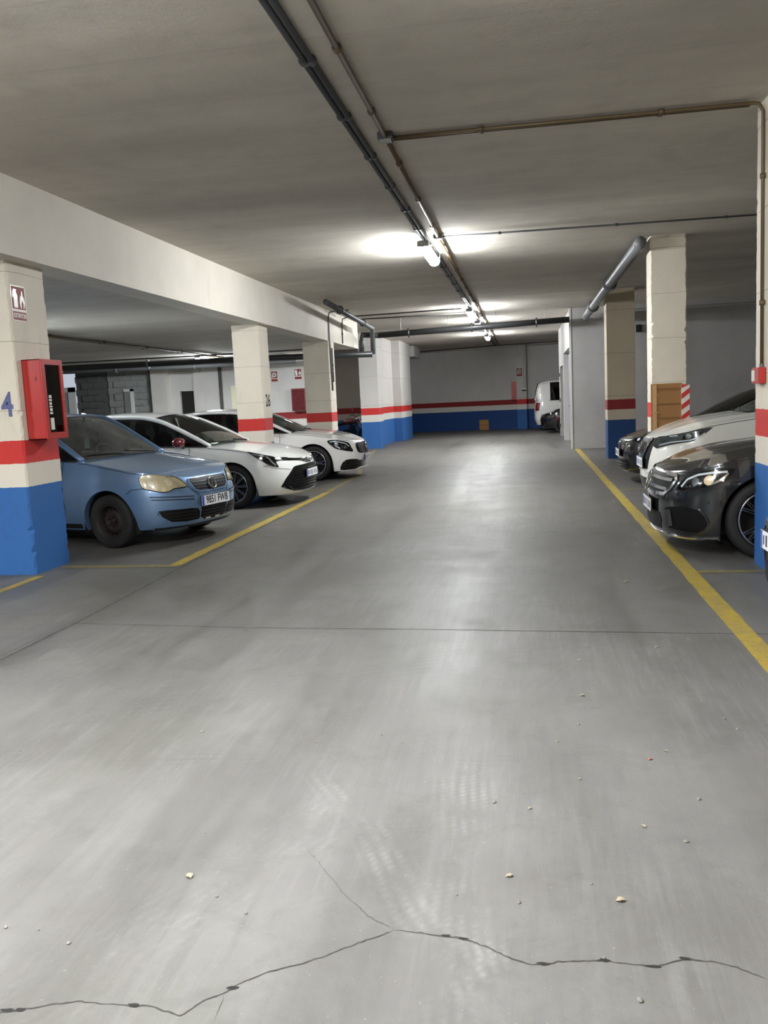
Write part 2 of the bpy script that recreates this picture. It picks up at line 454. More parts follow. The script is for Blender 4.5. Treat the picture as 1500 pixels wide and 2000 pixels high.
K_L2 = column(-5.02, -4.53, 14.55, 15.08, BZ + 0.004, M_col, 'striped concrete column stencilled with number 26 beside white hatchback', 2, 0.014)
K_L3 = column(-5.02, -4.42, 19.38, 19.98, BZ + 0.004, M_col, 'striped concrete column with grey conduit running down from the beam', 3)
K_L4 = column(-5.10, -4.52, 26.45, 27.2, CZ, M_col2, 'striped column with bright blue foot beside the motorcycle', 4, 0.006)
K_L5 = column(-4.98, -4.42, 30.7, 33.4, CZ, M_col2, 'deep striped pier in front of the end wall corner', 5, 0.006)
K_R1 = column(1.81, 2.41, 6.77, 7.37, CZ, M_col, 'striped column with red fire call point and rusty conduit', 6, 0.012)
K_R2 = column(1.75, 2.24, 12.85, 13.25, CZ, M_col, 'striped column wrapped in brown cardboard with hazard board', 7, 0.014)
K_R3 = column(1.69, 2.27, 19.0, 19.55, CZ, M_coldark, 'striped column with dark blue foot in front of bare grey wall', 8, 0.005)
K_FC = column(-0.42, 0.0, 37.2, 37.66, CZ, M_col2, 'striped pilaster with white conduits and small fire sign on end wall', 9, 0.004)
MBX = MB().bbox((-5.35, 34.2, CZ - 0.42), (-4.35, 36.3, CZ))
struct('ceiling_beam', MBX, M_white, 'short pale beam stub under ceiling near the end wall corner', 'beam')
MBX = MB().bbox((-4.35, 36.4, CZ - 0.36), (1.2, 36.7, CZ))

# partition on the right with door openings towards the aisle
px0 = 1.12
mp = MB().bbox((px0, 22.75, 0), (7.2, 22.95, CZ)).bbox((px0, 22.95, 0), (px0 + 0.25, 23.25, CZ)).bbox((px0, 23.25, 2.62), (px0 + 0.25, 26.9, CZ))
mp.bbox((px0, 26.9, 0), (px0 + 0.25, 27.6, CZ)).bbox((px0, 27.6, 2.3), (px0 + 0.25, 29.9, CZ)).bbox((px0, 29.9, 0), (px0 + 0.25, 30.6, CZ)).bbox((px0 + 0.25, 30.4, 0), (7.2, 30.6, CZ))
struct('wall_partition', mp, M_grey, 'bare grey rendered partition with doorways along the aisle', 'wall')
M_door = plain('door_grey', (150, 152, 156), 0.45, 0.0, var=0.04, scale=3)
M_doord = plain('door_dark', (70, 70, 68), 0.5, var=0.05, scale=3)
M_dark = plain('soot_black', (7, 7, 8), 0.6, var=0.1, spec=0.2)
M_blackpl = plain('black_plastic', (22, 22, 23), 0.42, var=0.1)
M_gloss = plain('gloss_black', (8, 8, 9), 0.12, coat=0.6, var=0.05)
M_chrome = plain('chrome', (215, 215, 218), 0.12, 1.0, var=0.03)
M_steel = plain('galvanised_steel', (94, 96, 97), 0.42, 0.85, var=0.15, scale=20)
M_pvc = plain('grey_pvc', (112, 114, 116), 0.45, var=0.08, scale=6)
M_pvcd = plain('dark_pvc', (48, 49, 50), 0.4, var=0.1, scale=6)
M_rust = plain('brown_conduit', (98, 82, 58), 0.5, 0.35, var=0.2, scale=14)
M_white_p = plain('white_plastic', (228, 228, 224), 0.4, var=0.02)
M_red = plain('fire_red', (176, 44, 40), 0.35, coat=0.3, var=0.05, scale=4)
M_redd = plain('dark_fire_red', (120, 22, 24), 0.4, var=0.08)
d1 = MB().bbox((px0 + 0.14, 23.26, 0.01), (px0 + 0.19, 26.89, 2.61)).build('door_1', M_door)
tag(d1, 'wide grey metal door set in the bare partition', 'door', kind='structure')
for k in range(4): MB().bbox((px0 + 0.132, 23.35 + k * 0.9, 0.15), (px0 + 0.14, 24.15 + k * 0.9, 2.45)).build('door_panel', M_door, d1)
MB().tube([(px0 + 0.12, 26.2, 1.05), (px0 + 0.09, 26.2, 1.05), (px0 + 0.09, 26.35, 1.05)], 0.012, 8).build('door_handle', M_steel, d1)
d2 = MB().bbox((px0 + 0.16, 27.61, 0.01), (px0 + 0.2, 29.89, 2.29)).build('door_2', M_doord)
tag(d2, 'dark metal door deeper along the bare partition', 'door', kind='structure')
MB().tube([(px0 + 0.15, 29.5, 1.05), (px0 + 0.11, 29.5, 1.05), (px0 + 0.11, 29.65, 1.05)], 0.012, 8).build('door_handle', M_steel, d2)
for z in (0.35, 1.2, 2.05): MB().tube([(px0 - 0.02, 29.93, z - .06), (px0 - 0.02, 29.93, z + .06)], 0.02, 8).build('hinge', M_steel, d2)
struct('trim_1', MB().bbox((px0 + 0.9, 22.55, CZ - 0.13), (7.2, 22.75, CZ)), M_grey, 'shallow rendered ledge along the top of the bare cross wall', 'ledge')
struct('trim_2', MB().bbox((px0 - 0.02, 22.73, 0), (px0 + 0.03, 22.77, CZ)), M_white, 'pale corner bead on the edge of the bare partition', 'corner bead')
vb = MB().bbox((2.74, 22.66, 2.87), (2.87, 22.745, 3.05)).bbox((2.77, 22.62, 2.90), (2.84, 22.66, 3.0)).build('wall_sounder', M_blackpl, bevel=0.008)
tag(vb, 'small black box mounted high on the bare grey cross wall', 'alarm box')

# far left end of the low bays: block walls, doors and pillars
YB = 25.6
def bx(p): return ony(p, 760, YB).x
def left_block_wall(xa, xb, mat, label, seed):
    w = MB().bbox((xa, YB + 0.04, 0), (xb, YB + 0.25, BZ)).build('wall_block', mat)
    tag(w, label, 'wall', kind='structure')
    rnd = random.Random(seed); L, H = 0.40, 0.20
    protos = [MB().bbox((0, -0.05 - d, 0), (L - 0.012, 0, H - 0.012)).build('block', mat, w, bevel=0.006) for d in (0, 0.006, 0.012)]
    first = [True, True, True]
    nx = int((xb - xa) / L) + 1
    for r in range(3, 14):
        for i in range(nx + 1):
            x = xa + (i - (0.5 if r % 2 else 0)) * L
            if x < xa - 0.01 or x + L > xb + 0.05: continue
            k = rnd.randrange(3)
            if first[k]: o = protos[k]; first[k] = False
            else: o = protos[k].copy(); COL.objects.link(o); o.parent = w
            o.location = (x, YB + 0.045, 0.07 + r * H)
    return w
M_blk1 = plain('dark_block', (96, 96, 96), 0.9, var=0.3, scale=5, bump=0.5)
M_blk2 = plain('grey_block', (150, 152, 150), 0.9, var=0.25, scale=5, bump=0.5)
left_block_wall(bx(148), bx(209), M_blk1, 'dark grey concrete block wall beyond the parked cars', 1)
left_block_wall(bx(211), bx(301), M_blk2, 'pale grey concrete block wall with a small hatch', 2)
struct('wall_pier', MB().bbox((bx(302), YB - 0.25, 0), (bx(332), YB + 0.2, BZ)), M_white, 'plain cream pier beside the pale block wall', 'pier')
struct('wall_plain', MB().bbox((bx(332), YB + 0.05, 0), (bx(350), YB + 0.3, BZ)).bbox((bx(350), YB + 0.05, 2.06), (bx(379), YB + 0.3, BZ)).bbox((bx(379), YB - 0.05, 0), (bx(430), YB + 0.3, BZ)).bbox((bx(435), YB, 0), (-9.0, YB + 0.25, BZ)), M_backwall, 'plain grey wall around the dark doorway far across the bays', 'wall')
struct('trim_3', MB().bbox((bx(430), YB - 0.1, 0), (bx(435), YB + 0.2, BZ)), M_doord, 'dark vertical strip between two grey wall panels', 'strip')
dd = MB().bbox((bx(350) + 0.02, YB + 0.12, 0), (bx(379) - 0.02, YB + 0.17, 2.05)).build('door_3', plain('door_black', (30, 27, 26), 0.5))
tag(dd, 'dark brown door in the far grey wall', 'door', kind='structure')
MB().tube([(bx(376), YB + 0.1, 1.0), (bx(374), YB + 0.1, 1.0)], 0.015, 8).build('door_handle', M_steel, dd)
wf = empty('door_4', (bx(118), YB - 0.05, 0))
tag(wf, 'white framed glazed door at the end of the bays', 'door', kind='structure')
w = bx(147) - bx(118)
MB().bbox((0, -.03, 0), (0.08, .05, 2.35)).bbox((w - 0.22, -.03, 0), (w, .05, 2.35)).bbox((0, -.03, 2.2), (w, .05, 2.35)).build('door_frame', M_white_p, wf)
MB().bbox((0.08, 0, 0.02), (w - 0.22, .02, 2.2)).build('door_pane', plain('milky_pane', (150, 160, 162), 0.2, var=0.05), wf)
hw_ = empty('wall_hatch', (bx(243), YB - 0.03, 1.35))
tag(hw_, 'small grey hatch with pale frame in the pale block wall', 'hatch')
w = bx(261) - bx(243)
MB().bbox((0, -.03, 0), (w - 0.1, 0.02, .78)).build('hatch_leaf', M_dgrey, hw_)
MB().bbox((w - 0.1, -.05, 0), (w, 0.02, .85)).bbox((0, -.05, .78), (w, 0.02, .85)).build('hatch_frame', M_white_p, hw_)
cp = MB().bbox((bx(452), YB - 0.05, 1.0), (bx(480), YB - 0.005, 2.14)).build('wall_panel', plain('cream_board', (226, 224, 196), 0.5), bevel=0.004)
tag(cp, 'pale cream board fixed to the far grey wall', 'board')
vt = empty('vent_grille', (bx(345), YB - 0.02, 2.6)); tag(vt, 'white slatted vent above the dark brown door', 'vent')
MB().bbox((0, -.04, 0), (bx(395) - bx(345), 0.06, .16)).build('vent_frame', M_dgrey, vt)
for k in range(4): MB().bbox((0.02, -.06, 0.015 + k * .037), (bx(395) - bx(345) - .02, -.04, 0.035 + k * .037)).build('slat', M_white_p, vt)

# ------------------------------------------------------------------ floor markings, joints, cracks (parts of the floor)
def yellow_material():
    n = N('worn_yellow_paint')
    w = n.noise(6, detail=9, rough=0.75); f = n.noise(40, detail=5, rough=0.7)
    m = n.ramp(n.math('ADD', n.math('MULTIPLY', w, 0.6), n.math('MULTIPLY', f, 0.4)), [(0.44, 0.0), (0.62, 1.0)])
    n.col(n.mix(n.math('MULTIPLY', m, 0.75), s2l((170, 146, 44)), s2l((118, 112, 92))))
    n.set(Roughness=0.55); n.bump(f, 0.1, 0.002)
    return n.m
M_yel = yellow_material()
def yellow_faint():
    n = N('faint_yellow_paint')
    w = n.noise(5, detail=9, rough=0.8)
    n.col(n.mix(n.ramp(w, [(0.42, 0.0), (0.62, 1.0)]), s2l((138, 122, 58)), s2l((104, 100, 90))))
    n.set(Roughness=0.55)
    return n.m
M_yelf = yellow_faint()
def ribbon(name, pts, w, z, mat, jit=0.0, seg=0.15, parent=FL, seed=0, taper=False):
    rnd = random.Random(seed); P = [Vector((p[0], p[1], 0)) for p in pts]; Q = []
    for a, b in zip(P[:-1], P[1:]):
        n = max(1, int((b - a).length / seg)); Q += [a + (b - a) * (i / n) for i in range(n)]
    Q.append(P[-1]); rows = []
    for i, p in enumerate(Q):
        d = (Q[min(i + 1, len(Q) - 1)] - Q[max(i - 1, 0)]).normalized(); x = Vector((-d.y, d.x, 0))
        k = 1.0
        if taper: k = min(1, (i + .3) / 4, (len(Q) - i - .7) / 4)
        o = (rnd.random() - .5) * jit * 2
        h1 = w / 2 * k * (1 + (rnd.random() - .5) * (1.3 if taper else min(1, jit * 8 / w))); h2 = w / 2 * k * (1 + (rnd.random() - .5) * (1.3 if taper else min(1, jit * 8 / w)))
        rows.append([(p.x + x.x * (h1 + o), p.y + x.y * (h1 + o), z), (p.x - x.x * (h2 - o), p.y - x.y * (h2 - o), z)])
    m = MB().grid(rows)
    o = m.build(name, mat, parent)
    return o
ribbon('painted_line', [(1.23, 2.0), (1.24, 22.7)], 0.125, 0.002, M_yel, 0.002, seed=1)
ribbon('painted_line', [(-3.35, 7.55), (-3.30, 13.8)], 0.12, 0.002, M_yel, 0.004, seed=2)
ribbon('painted_line', [(-3.30, 13.8), (-3.38, 17.0), (-4.0, 20.3)], 0.10, 0.002, M_yelf, 0.004, seed=12)
ribbon('painted_line', [(-4.50, 7.62), (-3.30, 7.60)], 0.10, 0.0024, M_yelf, 0.004, seed=3)
ribbon('painted_line', [(-4.49, 5.2), (-4.485, 7.2)], 0.09, 0.002, M_yel, 0.003, seed=4)
for y, x1 in ((13.0, 1.75), (7.0, 1.8), (19.2, 1.7)): ribbon('painted_line', [(1.30, y), (x1, y - 0.01)], 0.10, 0.0024, M_yelf, 0.004, seed=int(y))
ribbon('painted_line', [(-5.4, 14.4), (-3.36, 14.35)], 0.10, 0.0024, M_yelf, 0.004, seed=5)
ribbon('painted_line', [(-4.6, 25.9), (-3.9, 19.9)], 0.10, 0.0020, M_yelf, 0.004, seed=6)
M_joint = plain('joint_dark', (52, 50, 48), 0.9, var=0.3, scale=30)
M_crack = plain('crack_dark', (60, 57, 52), 0.95, var=0.35, scale=40)
ribbon('floor_joint', [(-3.18, -8.0), onz(0, 1290), onz(150, 1216), onz(370, 1100), onz(560, 1005)], 0.008, 0.0016, M_joint, 0.003, 0.06, seed=7)
ribbon('floor_joint', [(-3.2, 5.5), onz(480, 1226), onz(800, 1229), onz(1440, 1238), onz(1600, 1240)], 0.006, 0.0016, M_joint, 0.002, 0.06, seed=8)
ribbon('floor_joint', [(-3.2, 14.2), (1.2, 14.3)], 0.008, 0.0016, M_joint, 0.003, 0.1, seed=9)
c1 = [(-80, 1990), (0, 1978), (80, 1966), (150, 1956), (220, 1962), (290, 1964), (350, 1985), (400, 1955), (440, 1938), (470, 1920), (520, 1900), (600, 1880), (650, 1862), (700, 1842), (740, 1828), (770, 1816)]
c2 = [(770, 1816), (830, 1824), (910, 1834), (955, 1852), (1000, 1874), (1040, 1886), (1090, 1879), (1180, 1877), (1280, 1889), (1310, 1880), (1338, 1872), (1400, 1880), (1440, 1890), (1500, 1915)]
c3 = [(770, 1816), (720, 1790), (670, 1745), (635, 1700), (600, 1660)]
c4 = [(440, 1938), (432, 1965), (418, 1992)]
for k, (c, w) in enumerate(((c1, 0.0036), (c2, 0.0036), (c3, 0.0014), (c4, 0.0022))):
    ribbon('floor_crack', [onz(*p) for p in c], w, 0.0012, M_crack, 0.0028, 0.012, seed=20 + k, taper=True)
# spalled chips along the crack
rnd = random.Random(5)
M_chip = plain('crack_hole', (30, 28, 26), 0.95, var=0.3, scale=30)
for p in ((15, 1974), (40, 1972), (870, 1828), (905, 1834), (1060, 1883), (1180, 1876), (1338, 1873), (1275, 1888), (455, 1930), (262, 1964)):
    q = onz(*p); m = MB(); k = 9
    m.add([(q.x + (0.010 + rnd.random() * .012) * math.cos(t * 2 * PI / k), q.y + (0.004 + rnd.random() * .004) * math.sin(t * 2 * PI / k), 0.0016) for t in range(k)], [list(range(k))])
    m.build('crack_chip', M_chip, FL)
# ------------------------------------------------------------------ lamps
M_tube = emit('tube_light', (0.93, 0.97, 1.0), LAMP)
M_tube_far = emit('tube_light_far', (0.95, 0.98, 1.0), LAMP * 0.75)
M_tube_low = emit('tube_light_low', (0.90, 0.96, 1.0), LAMP * 0.85)
M_recess_fill = emit('recess_fill_light', (0.95, 0.95, 0.9), LAMP * 0.16)  # weak glow for the fill lamp added in the recess
M_tube_warm = emit('tube_light_warm', (1.0, 0.84, 0.68), LAMP * 1.3)
def lamp(x, y, z, label, L=1.45, mat=M_tube, group=None):
    e = empty('tube_lamp', (x, y, z)); tag(e, label, 'lamp', group)
    MB().bbox((-0.055, -L / 2, -0.05), (0.055, L / 2, 0.0)).build('lamp_housing', plain('lamp_grey', (150, 150, 146), 0.5), e, bevel=0.006)
    MB().bbox((-0.075, -L / 2 - 0.03, -0.085), (0.075, -L / 2 + 0.03, -0.01)).build('end_cap', plain('lamp_grey', (150, 150, 146)), e, bevel=0.008)
    MB().bbox((-0.075, L / 2 - 0.03, -0.085), (0.075, L / 2 + 0.03, -0.01)).build('end_cap', plain('lamp_grey', (150, 150, 146)), e, bevel=0.008)
    if z > 3:
        for yy in (-L * .35, L * .35):
            for sx in (-.098, .098): MB().bbox((sx - .003, yy - .012, -.045), (sx + .003, yy + .012, .072)).bbox((min(sx, sx * .55), yy - .012, -.045), (max(sx, sx * .55), yy + .012, -.04)).build('hanger_strap', M_steel, e)
    m = MB(); rows = []
    for i in range(9):
        yy = -L / 2 + 0.03 + (L - 0.06) * i / 8
        rows.append([(0.066 * math.cos(t * 2 * PI / 14), yy, -0.085 + 0.042 * math.sin(t * 2 * PI / 14)) for t in range(14)])
    m.grid(rows, True); m.f += [list(range(14)), list(range(8 * 14, 9 * 14))]; m.mi += [0, 0]
    m.build('diffuser', mat, e, smooth=True)
    return e
XL = -1.27
lamp(XL, 12.1, CZ - 0.072, 'lit tube lamp hung where the thin conduit crosses toward the cardboard column', 1.45, M_tube_far)
lamp(XL, 21.0, CZ - 0.072, 'lit tube lamp in front of the big dark cross pipe', 1.3, M_tube_far)
lamp(XL, 24.4, CZ - 0.072, 'lit tube lamp just behind the big dark cross pipe', 1.3, M_tube_far)
lamp(XL, 29.9, CZ - 0.072, 'lit tube lamp closest to the striped end wall', 1.3, M_tube_far)
lamp(XL, 2.6, CZ - 0.072, 'tube lamp above the cracked stretch of floor')
lamp(-3.3, 0.9, CZ - 0.072, 'added unseen tube lamp on the beam side of the cracked stretch of floor')  # extra lamp out of view, added to brighten the near floor
lamp(XL, -4.5, CZ - 0.072, 'tube lamp closest to the plain white wall', 1.45, M_tube_warm)
lamp(-6.6, 27.4, CZ - 0.072, 'added unseen fill lamp over the parked maroon motorcycle', 1.0, M_recess_fill)  # hidden above the low ceiling edge, added to lighten the black recess
lamp(-8.36, 22.1, BZ, 'lit tube lamp under the low ceiling near the far doors', 1.3, M_tube_low)
lamp(-8.36, 12.2, BZ, 'lit tube lamp under the low ceiling behind the white hatchback', 1.3, M_tube_low)
lamp(-8.36, 3.0, BZ, 'tube lamp under the low ceiling over the empty bay before column 4', 1.3, M_tube_low)

# ------------------------------------------------------------------ conduits and pipes
def pipe(name, paths, r, mat, label, cat='pipe', clips=0, clipmat=None, group=None, seg=10):
    """one pipe run; clips are small saddle parts"""
    e = empty(name); tag(e, label, cat, group)
    for p in paths:
        MB().tube(p, r, seg).build('pipe_run', mat, e, smooth=True)
        if clips:
            for a, b in zip(p[:-1], p[1:]):
                a, b = Vector(a), Vector(b); L = (b - a).length; n = int(L / clips)
                for i in range(n):
                    q = a + (b - a) * ((i + 0.5) / n); d = (b - a).normalized()
                    MB().tube([q - d * 0.018, q + d * 0.018], r * 1.55, seg).build('pipe_clip', clipmat or mat, e, smooth=True)
    return e
z1 = CZ - 0.034; z2 = CZ - 0.034; z3 = CZ - .085
pipe('conduit', [[(XL - 0.02, -8, z1), (XL, 37, z1)], [(XL + 0.03, -8, z1), (XL + 0.045, 37, z1)]], 0.020, M_steel, 'grey steel twin conduit along the aisle ceiling carrying the lamps', 'conduit', 1.05)
pipe('conduit', [[(-1.03, -8, z2), (-1.05, 6.99, z2)], [(-1.05, 7.13, z2), (-1.08, 11.38, z2)], [(-1.08, 11.52, z2), (-1.1, 36.5, z2)]], 0.019, M_rust, 'brown painted conduit along the aisle ceiling beside the grey twin conduit', 'conduit', 1.15)
def jbox(p, s, label, mat=M_steel):
    e = empty('junction_box', p); tag(e, label, 'junction box')
    MB().bbox((-s / 2, -s / 2, -0.06), (s / 2, s / 2, 0)).build('box_body', mat, e, bevel=0.008)
    MB().bbox((-s / 2 + .01, -s / 2 + .01, -0.066), (s / 2 - .01, s / 2 - .01, -0.06)).build('box_lid', plain('box_lid', (176, 176, 170), 0.5), e, bevel=0.003)
    return e
jbox((-1.05, 7.06, CZ), 0.12, 'junction box where the twin brown conduits branch to the call point column')
jbox((-1.08, 11.45, CZ), 0.12, 'junction box beside the large lit tube lamp')
yj = 7.08
pipe('conduit', [[(-1.0, yj, z2), (0.4, yj + .02, z2), (1.72, yj + 0.03, z2), (1.755, yj + 0.03, CZ - .04), (1.785, yj + 0.02, CZ - .10), (1.785, yj, 1.60)],
                 [(-1.0, yj + .045, z2), (0.4, yj + .06, z2), (1.70, yj + 0.07, z2)]], 0.014, M_rust, 'brown conduit crossing the ceiling and running down to the red call point', 'conduit', 0.9)
pipe('conduit', [[(-1.02, 11.47, z2), (1.9, 11.62, z2), (5.5, 11.75, z2)]], 0.012, M_steel, 'thin grey conduit crossing the ceiling at the large lit lamp', 'conduit', 1.2)
pipe('conduit', [[(-3.95, 20.4, z3), (-1.42, 20.2, z3)]], 0.016, M_pvcd, 'thin dark conduit crossing the ceiling from drain pipe to twin conduit', 'conduit')
pipe('conduit', [[(-4.05, 21.2, z3), (-1.42, 21.35, z3)]], 0.016, M_pvcd, 'thin dark conduit crossing the ceiling at the lamp by the cross pipe', 'conduit')
pipe('conduit', [[(-4.2, 26.3, z3), (1.1, 26.1, z3)]], 0.016, M_pvcd, 'thin dark conduit crossing the ceiling behind the big cross pipe', 'conduit')
pipe('conduit', [[(-5.3, yw(-5.3) - .9, z3), (-1.2, 35.8, z3), (1.1, 35.6, z3), (4, 35.4, z3)]], 0.022, M_pvcd, 'dark conduit crossing the ceiling in front of the end wall', 'conduit')
pl, pr = ony(738, 655, 22.3), ony(1112, 624, 22.3)
b2 = ony(706, 662, 22.2)
pp = pipe('drain_pipe', [[pl, pr], [pl, b2 + Vector((0.02, 0, 0.1)), b2 + Vector((0, 0, -.06)), (b2.x, 22.1, 2.70)]], 0.075, M_pvcd, 'big dark drain pipe slung across the aisle below the ceiling', 'pipe', 1.6, M_steel, seg=16)
for k in range(4):
    q = pl + (pr - pl) * ((k + 0.5) / 4)
    MB().tube([(q.x, q.y, q.z), (q.x, q.y, CZ)], 0.006, 6).build('hanger_rod', M_steel, pp)
pipe('drain_pipe', [[(1.60, 12.7, CZ - .095), (1.60, 12.8, CZ - .11), (1.58, 15, CZ - .13), (1.5, 22.0, CZ - .25), (1.5, 22.5, CZ - .26)]], 0.085, M_pvc, 'thick grey drain pipe under the ceiling leading to the bare wall', 'pipe', 2.4, seg=16)
a, b = Vector((-3.85, 16.9, CZ - .12)), ony(727, 641, 22.0)
pipe('drain_pipe', [[a, b, (b.x - .02, b.y + .1, b.z - .12), (b.x - .03, b.y + .12, 2.66)]], 0.058, plain('mid_pvc', (84, 85, 86), 0.45), 'grey drain pipe beside the beam end turning down in an elbow', 'pipe', 1.9, seg=16)
pipe('drain_pipe', [[(-17.8, 20.7, 2.72), (-6.0, 21.2, 2.66), (-3.75, 21.3, 2.62)]], 0.075, M_pvcd, 'long dark drain pipe hung under the low ceiling behind the columns', 'pipe', 2.2, M_pvc, seg=14)
c = pipe('conduit', [[(-3.9, 19.42, z2), (-4.2, 19.42, z2), (-4.36, 19.42, CZ - .06), (-4.385, 19.42, CZ - .16), (-4.385, 19.4, BZ + .03), (-4.385, 19.42, BZ - .1), (-4.40, 19.5, BZ - .25), (-4.40, 19.55, 1.75)],
                     [(-4.40, 19.68, BZ - .15), (-4.40, 19.68, 1.95)]], 0.018, M_pvc, 'grey conduit dropping over the beam and down its column', 'conduit', 0.7)
pipe('conduit', [[(-3.85, 20.9, z2), (-4.22, 20.9, z2), (-4.37, 20.9, CZ - .08), (-4.39, 20.9, CZ - .2), (-4.39, 20.88, BZ + .02)]], 0.014, M_pvcd, 'black cable looping down the face of the beam end', 'cable', 0.25)
pipe('conduit', [[(-8.08, -8, BZ - .035), (-8.03, 22.5, BZ - .035)], [(-8.16, -8, BZ - .035), (-8.12, 22.5, BZ - .035)]], 0.020, M_rust, 'brown twin conduit along the low ceiling', 'conduit', 1.8)
pipe('conduit', [[(-17.8, 20.0, BZ - .085), (-8.1, 20.6, BZ - .085), (-4.8, 20.6, BZ - .085)]], 0.018, M_pvcd, 'thin dark conduit crossing the low ceiling', 'conduit')
pipe('conduit', [[(-17.8, 23.6, 2.78), (-8.4, 24.4, 2.72), (-6.6, 24.6, 2.72)]], 0.06, M_pvc, 'grey duct along the far end of the low ceiling', 'pipe', 2.0)
pipe('conduit', [[(-0.14, 37.17, CZ), (-0.14, 37.17, 1.72)], [(-0.07, 37.17, CZ), (-0.07, 37.17, 1.72)]], 0.022, M_white_p, 'white twin conduits down the striped pilaster', 'conduit', 0.8)
sb = empty('switch_box', (-0.1, 37.165, 1.60)); tag(sb, 'small dark switch box below the white twin conduits', 'switch box')
MB().bbox((-0.11, -0.06, 0), (0.09, 0, 0.12)).build('box_body', M_white_p, sb, bevel=0.01)
MB().bbox((-0.10, -0.075, 0.0), (0.08, -0.06, 0.05)).build('switch', M_dark, sb, bevel=0.005)

# ------------------------------------------------------------------ fire signs, cabinets, numbers
M_signw = plain('sign_white', (236, 232, 222), 0.35, coat=0.1, var=0.02)
M_signr = plain('sign_red', (122, 22, 18), 0.5, var=0.05, spec=0.3)
M_num = plain('stencil_blue', (92, 98, 140), 0.7, var=0.15, scale=40)
M_numb = plain('stencil_black', (38, 42, 54), 0.7, var=0.2, scale=40)
def poly_plate(name, pts, th, mat, parent, M):
    m = MB(); n = len(pts)
    m.add([M @ Vector((p[0], p[1], 0)) for p in pts] + [M @ Vector((p[0], p[1], th)) for p in pts],
          [list(range(n))[::-1], [n + i for i in range(n)]] + [[i, (i + 1) % n, n + (i + 1) % n, n + i] for i in range(n)])
    return m.build(name, mat, parent)
def rect(x0, y0, x1, y1): return [(x0, y0), (x1, y0), (x1, y1), (x0, y1)]
def circ(cx, cy, r, k=16, ry=None): return [(cx + r * math.cos(t * 2 * PI / k), cy + (ry or r) * math.sin(t * 2 * PI / k)) for t in range(k)]
def fire_sign(M, w, h, label, kind='ext', word=None, group=None):
    """red board with white edge; origin at its lower left corner, local x right, y up, z out"""
    e = empty('fire_sign'); tag(e, label, 'sign', group)
    hb = h * 0.30
    poly_plate('sign_board', rect(0, 0, w, hb * 0.93), 0.003, M_signw, e, M)
    poly_plate('sign_field', rect(w * .03, hb * .06, w * .97, hb * .87), 0.0042, M_signr, e, M)
    poly_plate('sign_board', rect(0, hb, w, h), 0.003, M_signw, e, M)
    poly_plate('sign_field', rect(w * .04, hb + w * .04, w * .96, h - w * .04), 0.0042, M_signr, e, M)
    y0 = hb + (h - hb) * .1; H = (h - hb) * .8; T = 0.0056
    if kind == 'ext':
        poly_plate('extinguisher_pictogram', [(w * .16, y0), (w * .42, y0), (w * .42, y0 + H * .62), (w * .36, y0 + H * .74), (w * .33, y0 + H * .84), (w * .40, y0 + H * .92), (w * .20, y0 + H * .95), (w * .12, y0 + H * .8), (w * .08, y0 + H * .5), (w * .12, y0 + H * .5), (w * .17, y0 + H * .74), (w * .16, y0 + H * .62)], T, M_signw, e, M)
        poly_plate('flame_pictogram', [(w * .62, y0), (w * .86, y0), (w * .92, y0 + H * .3), (w * .86, y0 + H * .62), (w * .84, y0 + H * .45), (w * .76, y0 + H * .9), (w * .70, y0 + H * .55), (w * .64, y0 + H * .66), (w * .57, y0 + H * .3)], T, M_signw, e, M)
        poly_plate('flame_core', [(w * .68, y0), (w * .80, y0), (w * .82, y0 + H * .22), (w * .75, y0 + H * .42), (w * .67, y0 + H * .2)], T + .0008, M_signr, e, M)
    elif kind == 'hose':
        poly_plate('hose_pictogram', circ(w * .5, y0 + H * .5, w * .32, 22), T, M_signw, e, M)
        poly_plate('hose_ring', circ(w * .5, y0 + H * .5, w * .20, 22), T + .0008, M_dark, e, M)
        poly_plate('hose_hub', circ(w * .5, y0 + H * .5, w * .09, 16), T + .0016, M_signw, e, M)
        poly_plate('hose_tail', rect(w * .12, y0 + H * .12, w * .5, y0 + H * .24), T, M_signw, e, M)
    if word:
        text_mesh('sign_lettering', word, hb * .62, M_signw, e, M @ Matrix.Translation((w * .5, hb * .46, 0.005)), 0.0006, sx=(w * .88) / (hb * .62 * .62 * len(word)))
    return e
AX = -4.57
s0 = onx(24, 627, AX)
fire_sign(frame_matrix(Vector((AX + 0.001, 7.300, 2.345)), (0, 1, 0), (0, 0, 1)), 0.225, 0.315, 'red and white extinguisher sign high on the number 4 column', 'ext', 'EXTINTOR')
# extinguisher cabinet on the number 4 column
cb = empty('fire_cabinet', (AX, 7.36, 1.255)); tag(cb, 'red steel fire extinguisher cabinet with glazed door on column 4', 'fire cabinet')
D, W, H = 0.20, 0.36, 0.735
MB().bbox((0.001, 0, 0), (D - .02, 0.008, H)).bbox((0.001, W - .008, 0), (D - .02, W, H)).bbox((0.001, 0, 0), (D - .02, W, 0.008)).bbox((0.001, 0, H - .008), (D - .02, W, H)).bbox((0.001, 0, 0), (0.006, W, H)).build('cabinet_body', M_red, cb)
dr = MB().bbox((D - .02, 0, 0), (D, 0.055, H)).bbox((D - .02, W - .05, 0), (D, W, H)).bbox((D - .02, 0.05, 0), (D, W - .05, 0.06)).bbox((D - .02, 0.05, H - .05), (D, W - .05, H)).build('cabinet_door', M_red, cb, bevel=0.003)
pn = MB().bbox((D - .014, 0.05, 0.05), (D - .010, W - .04, H - .04)).build('door_pane', glass('cabinet_glass', (0.80, 0.42, 0.42)), dr)
MB().tube([(D - .0005, W - .028, .34), (D + .012, W - .028, .34)], 0.010, 12).build('door_lock', M_chrome, dr)
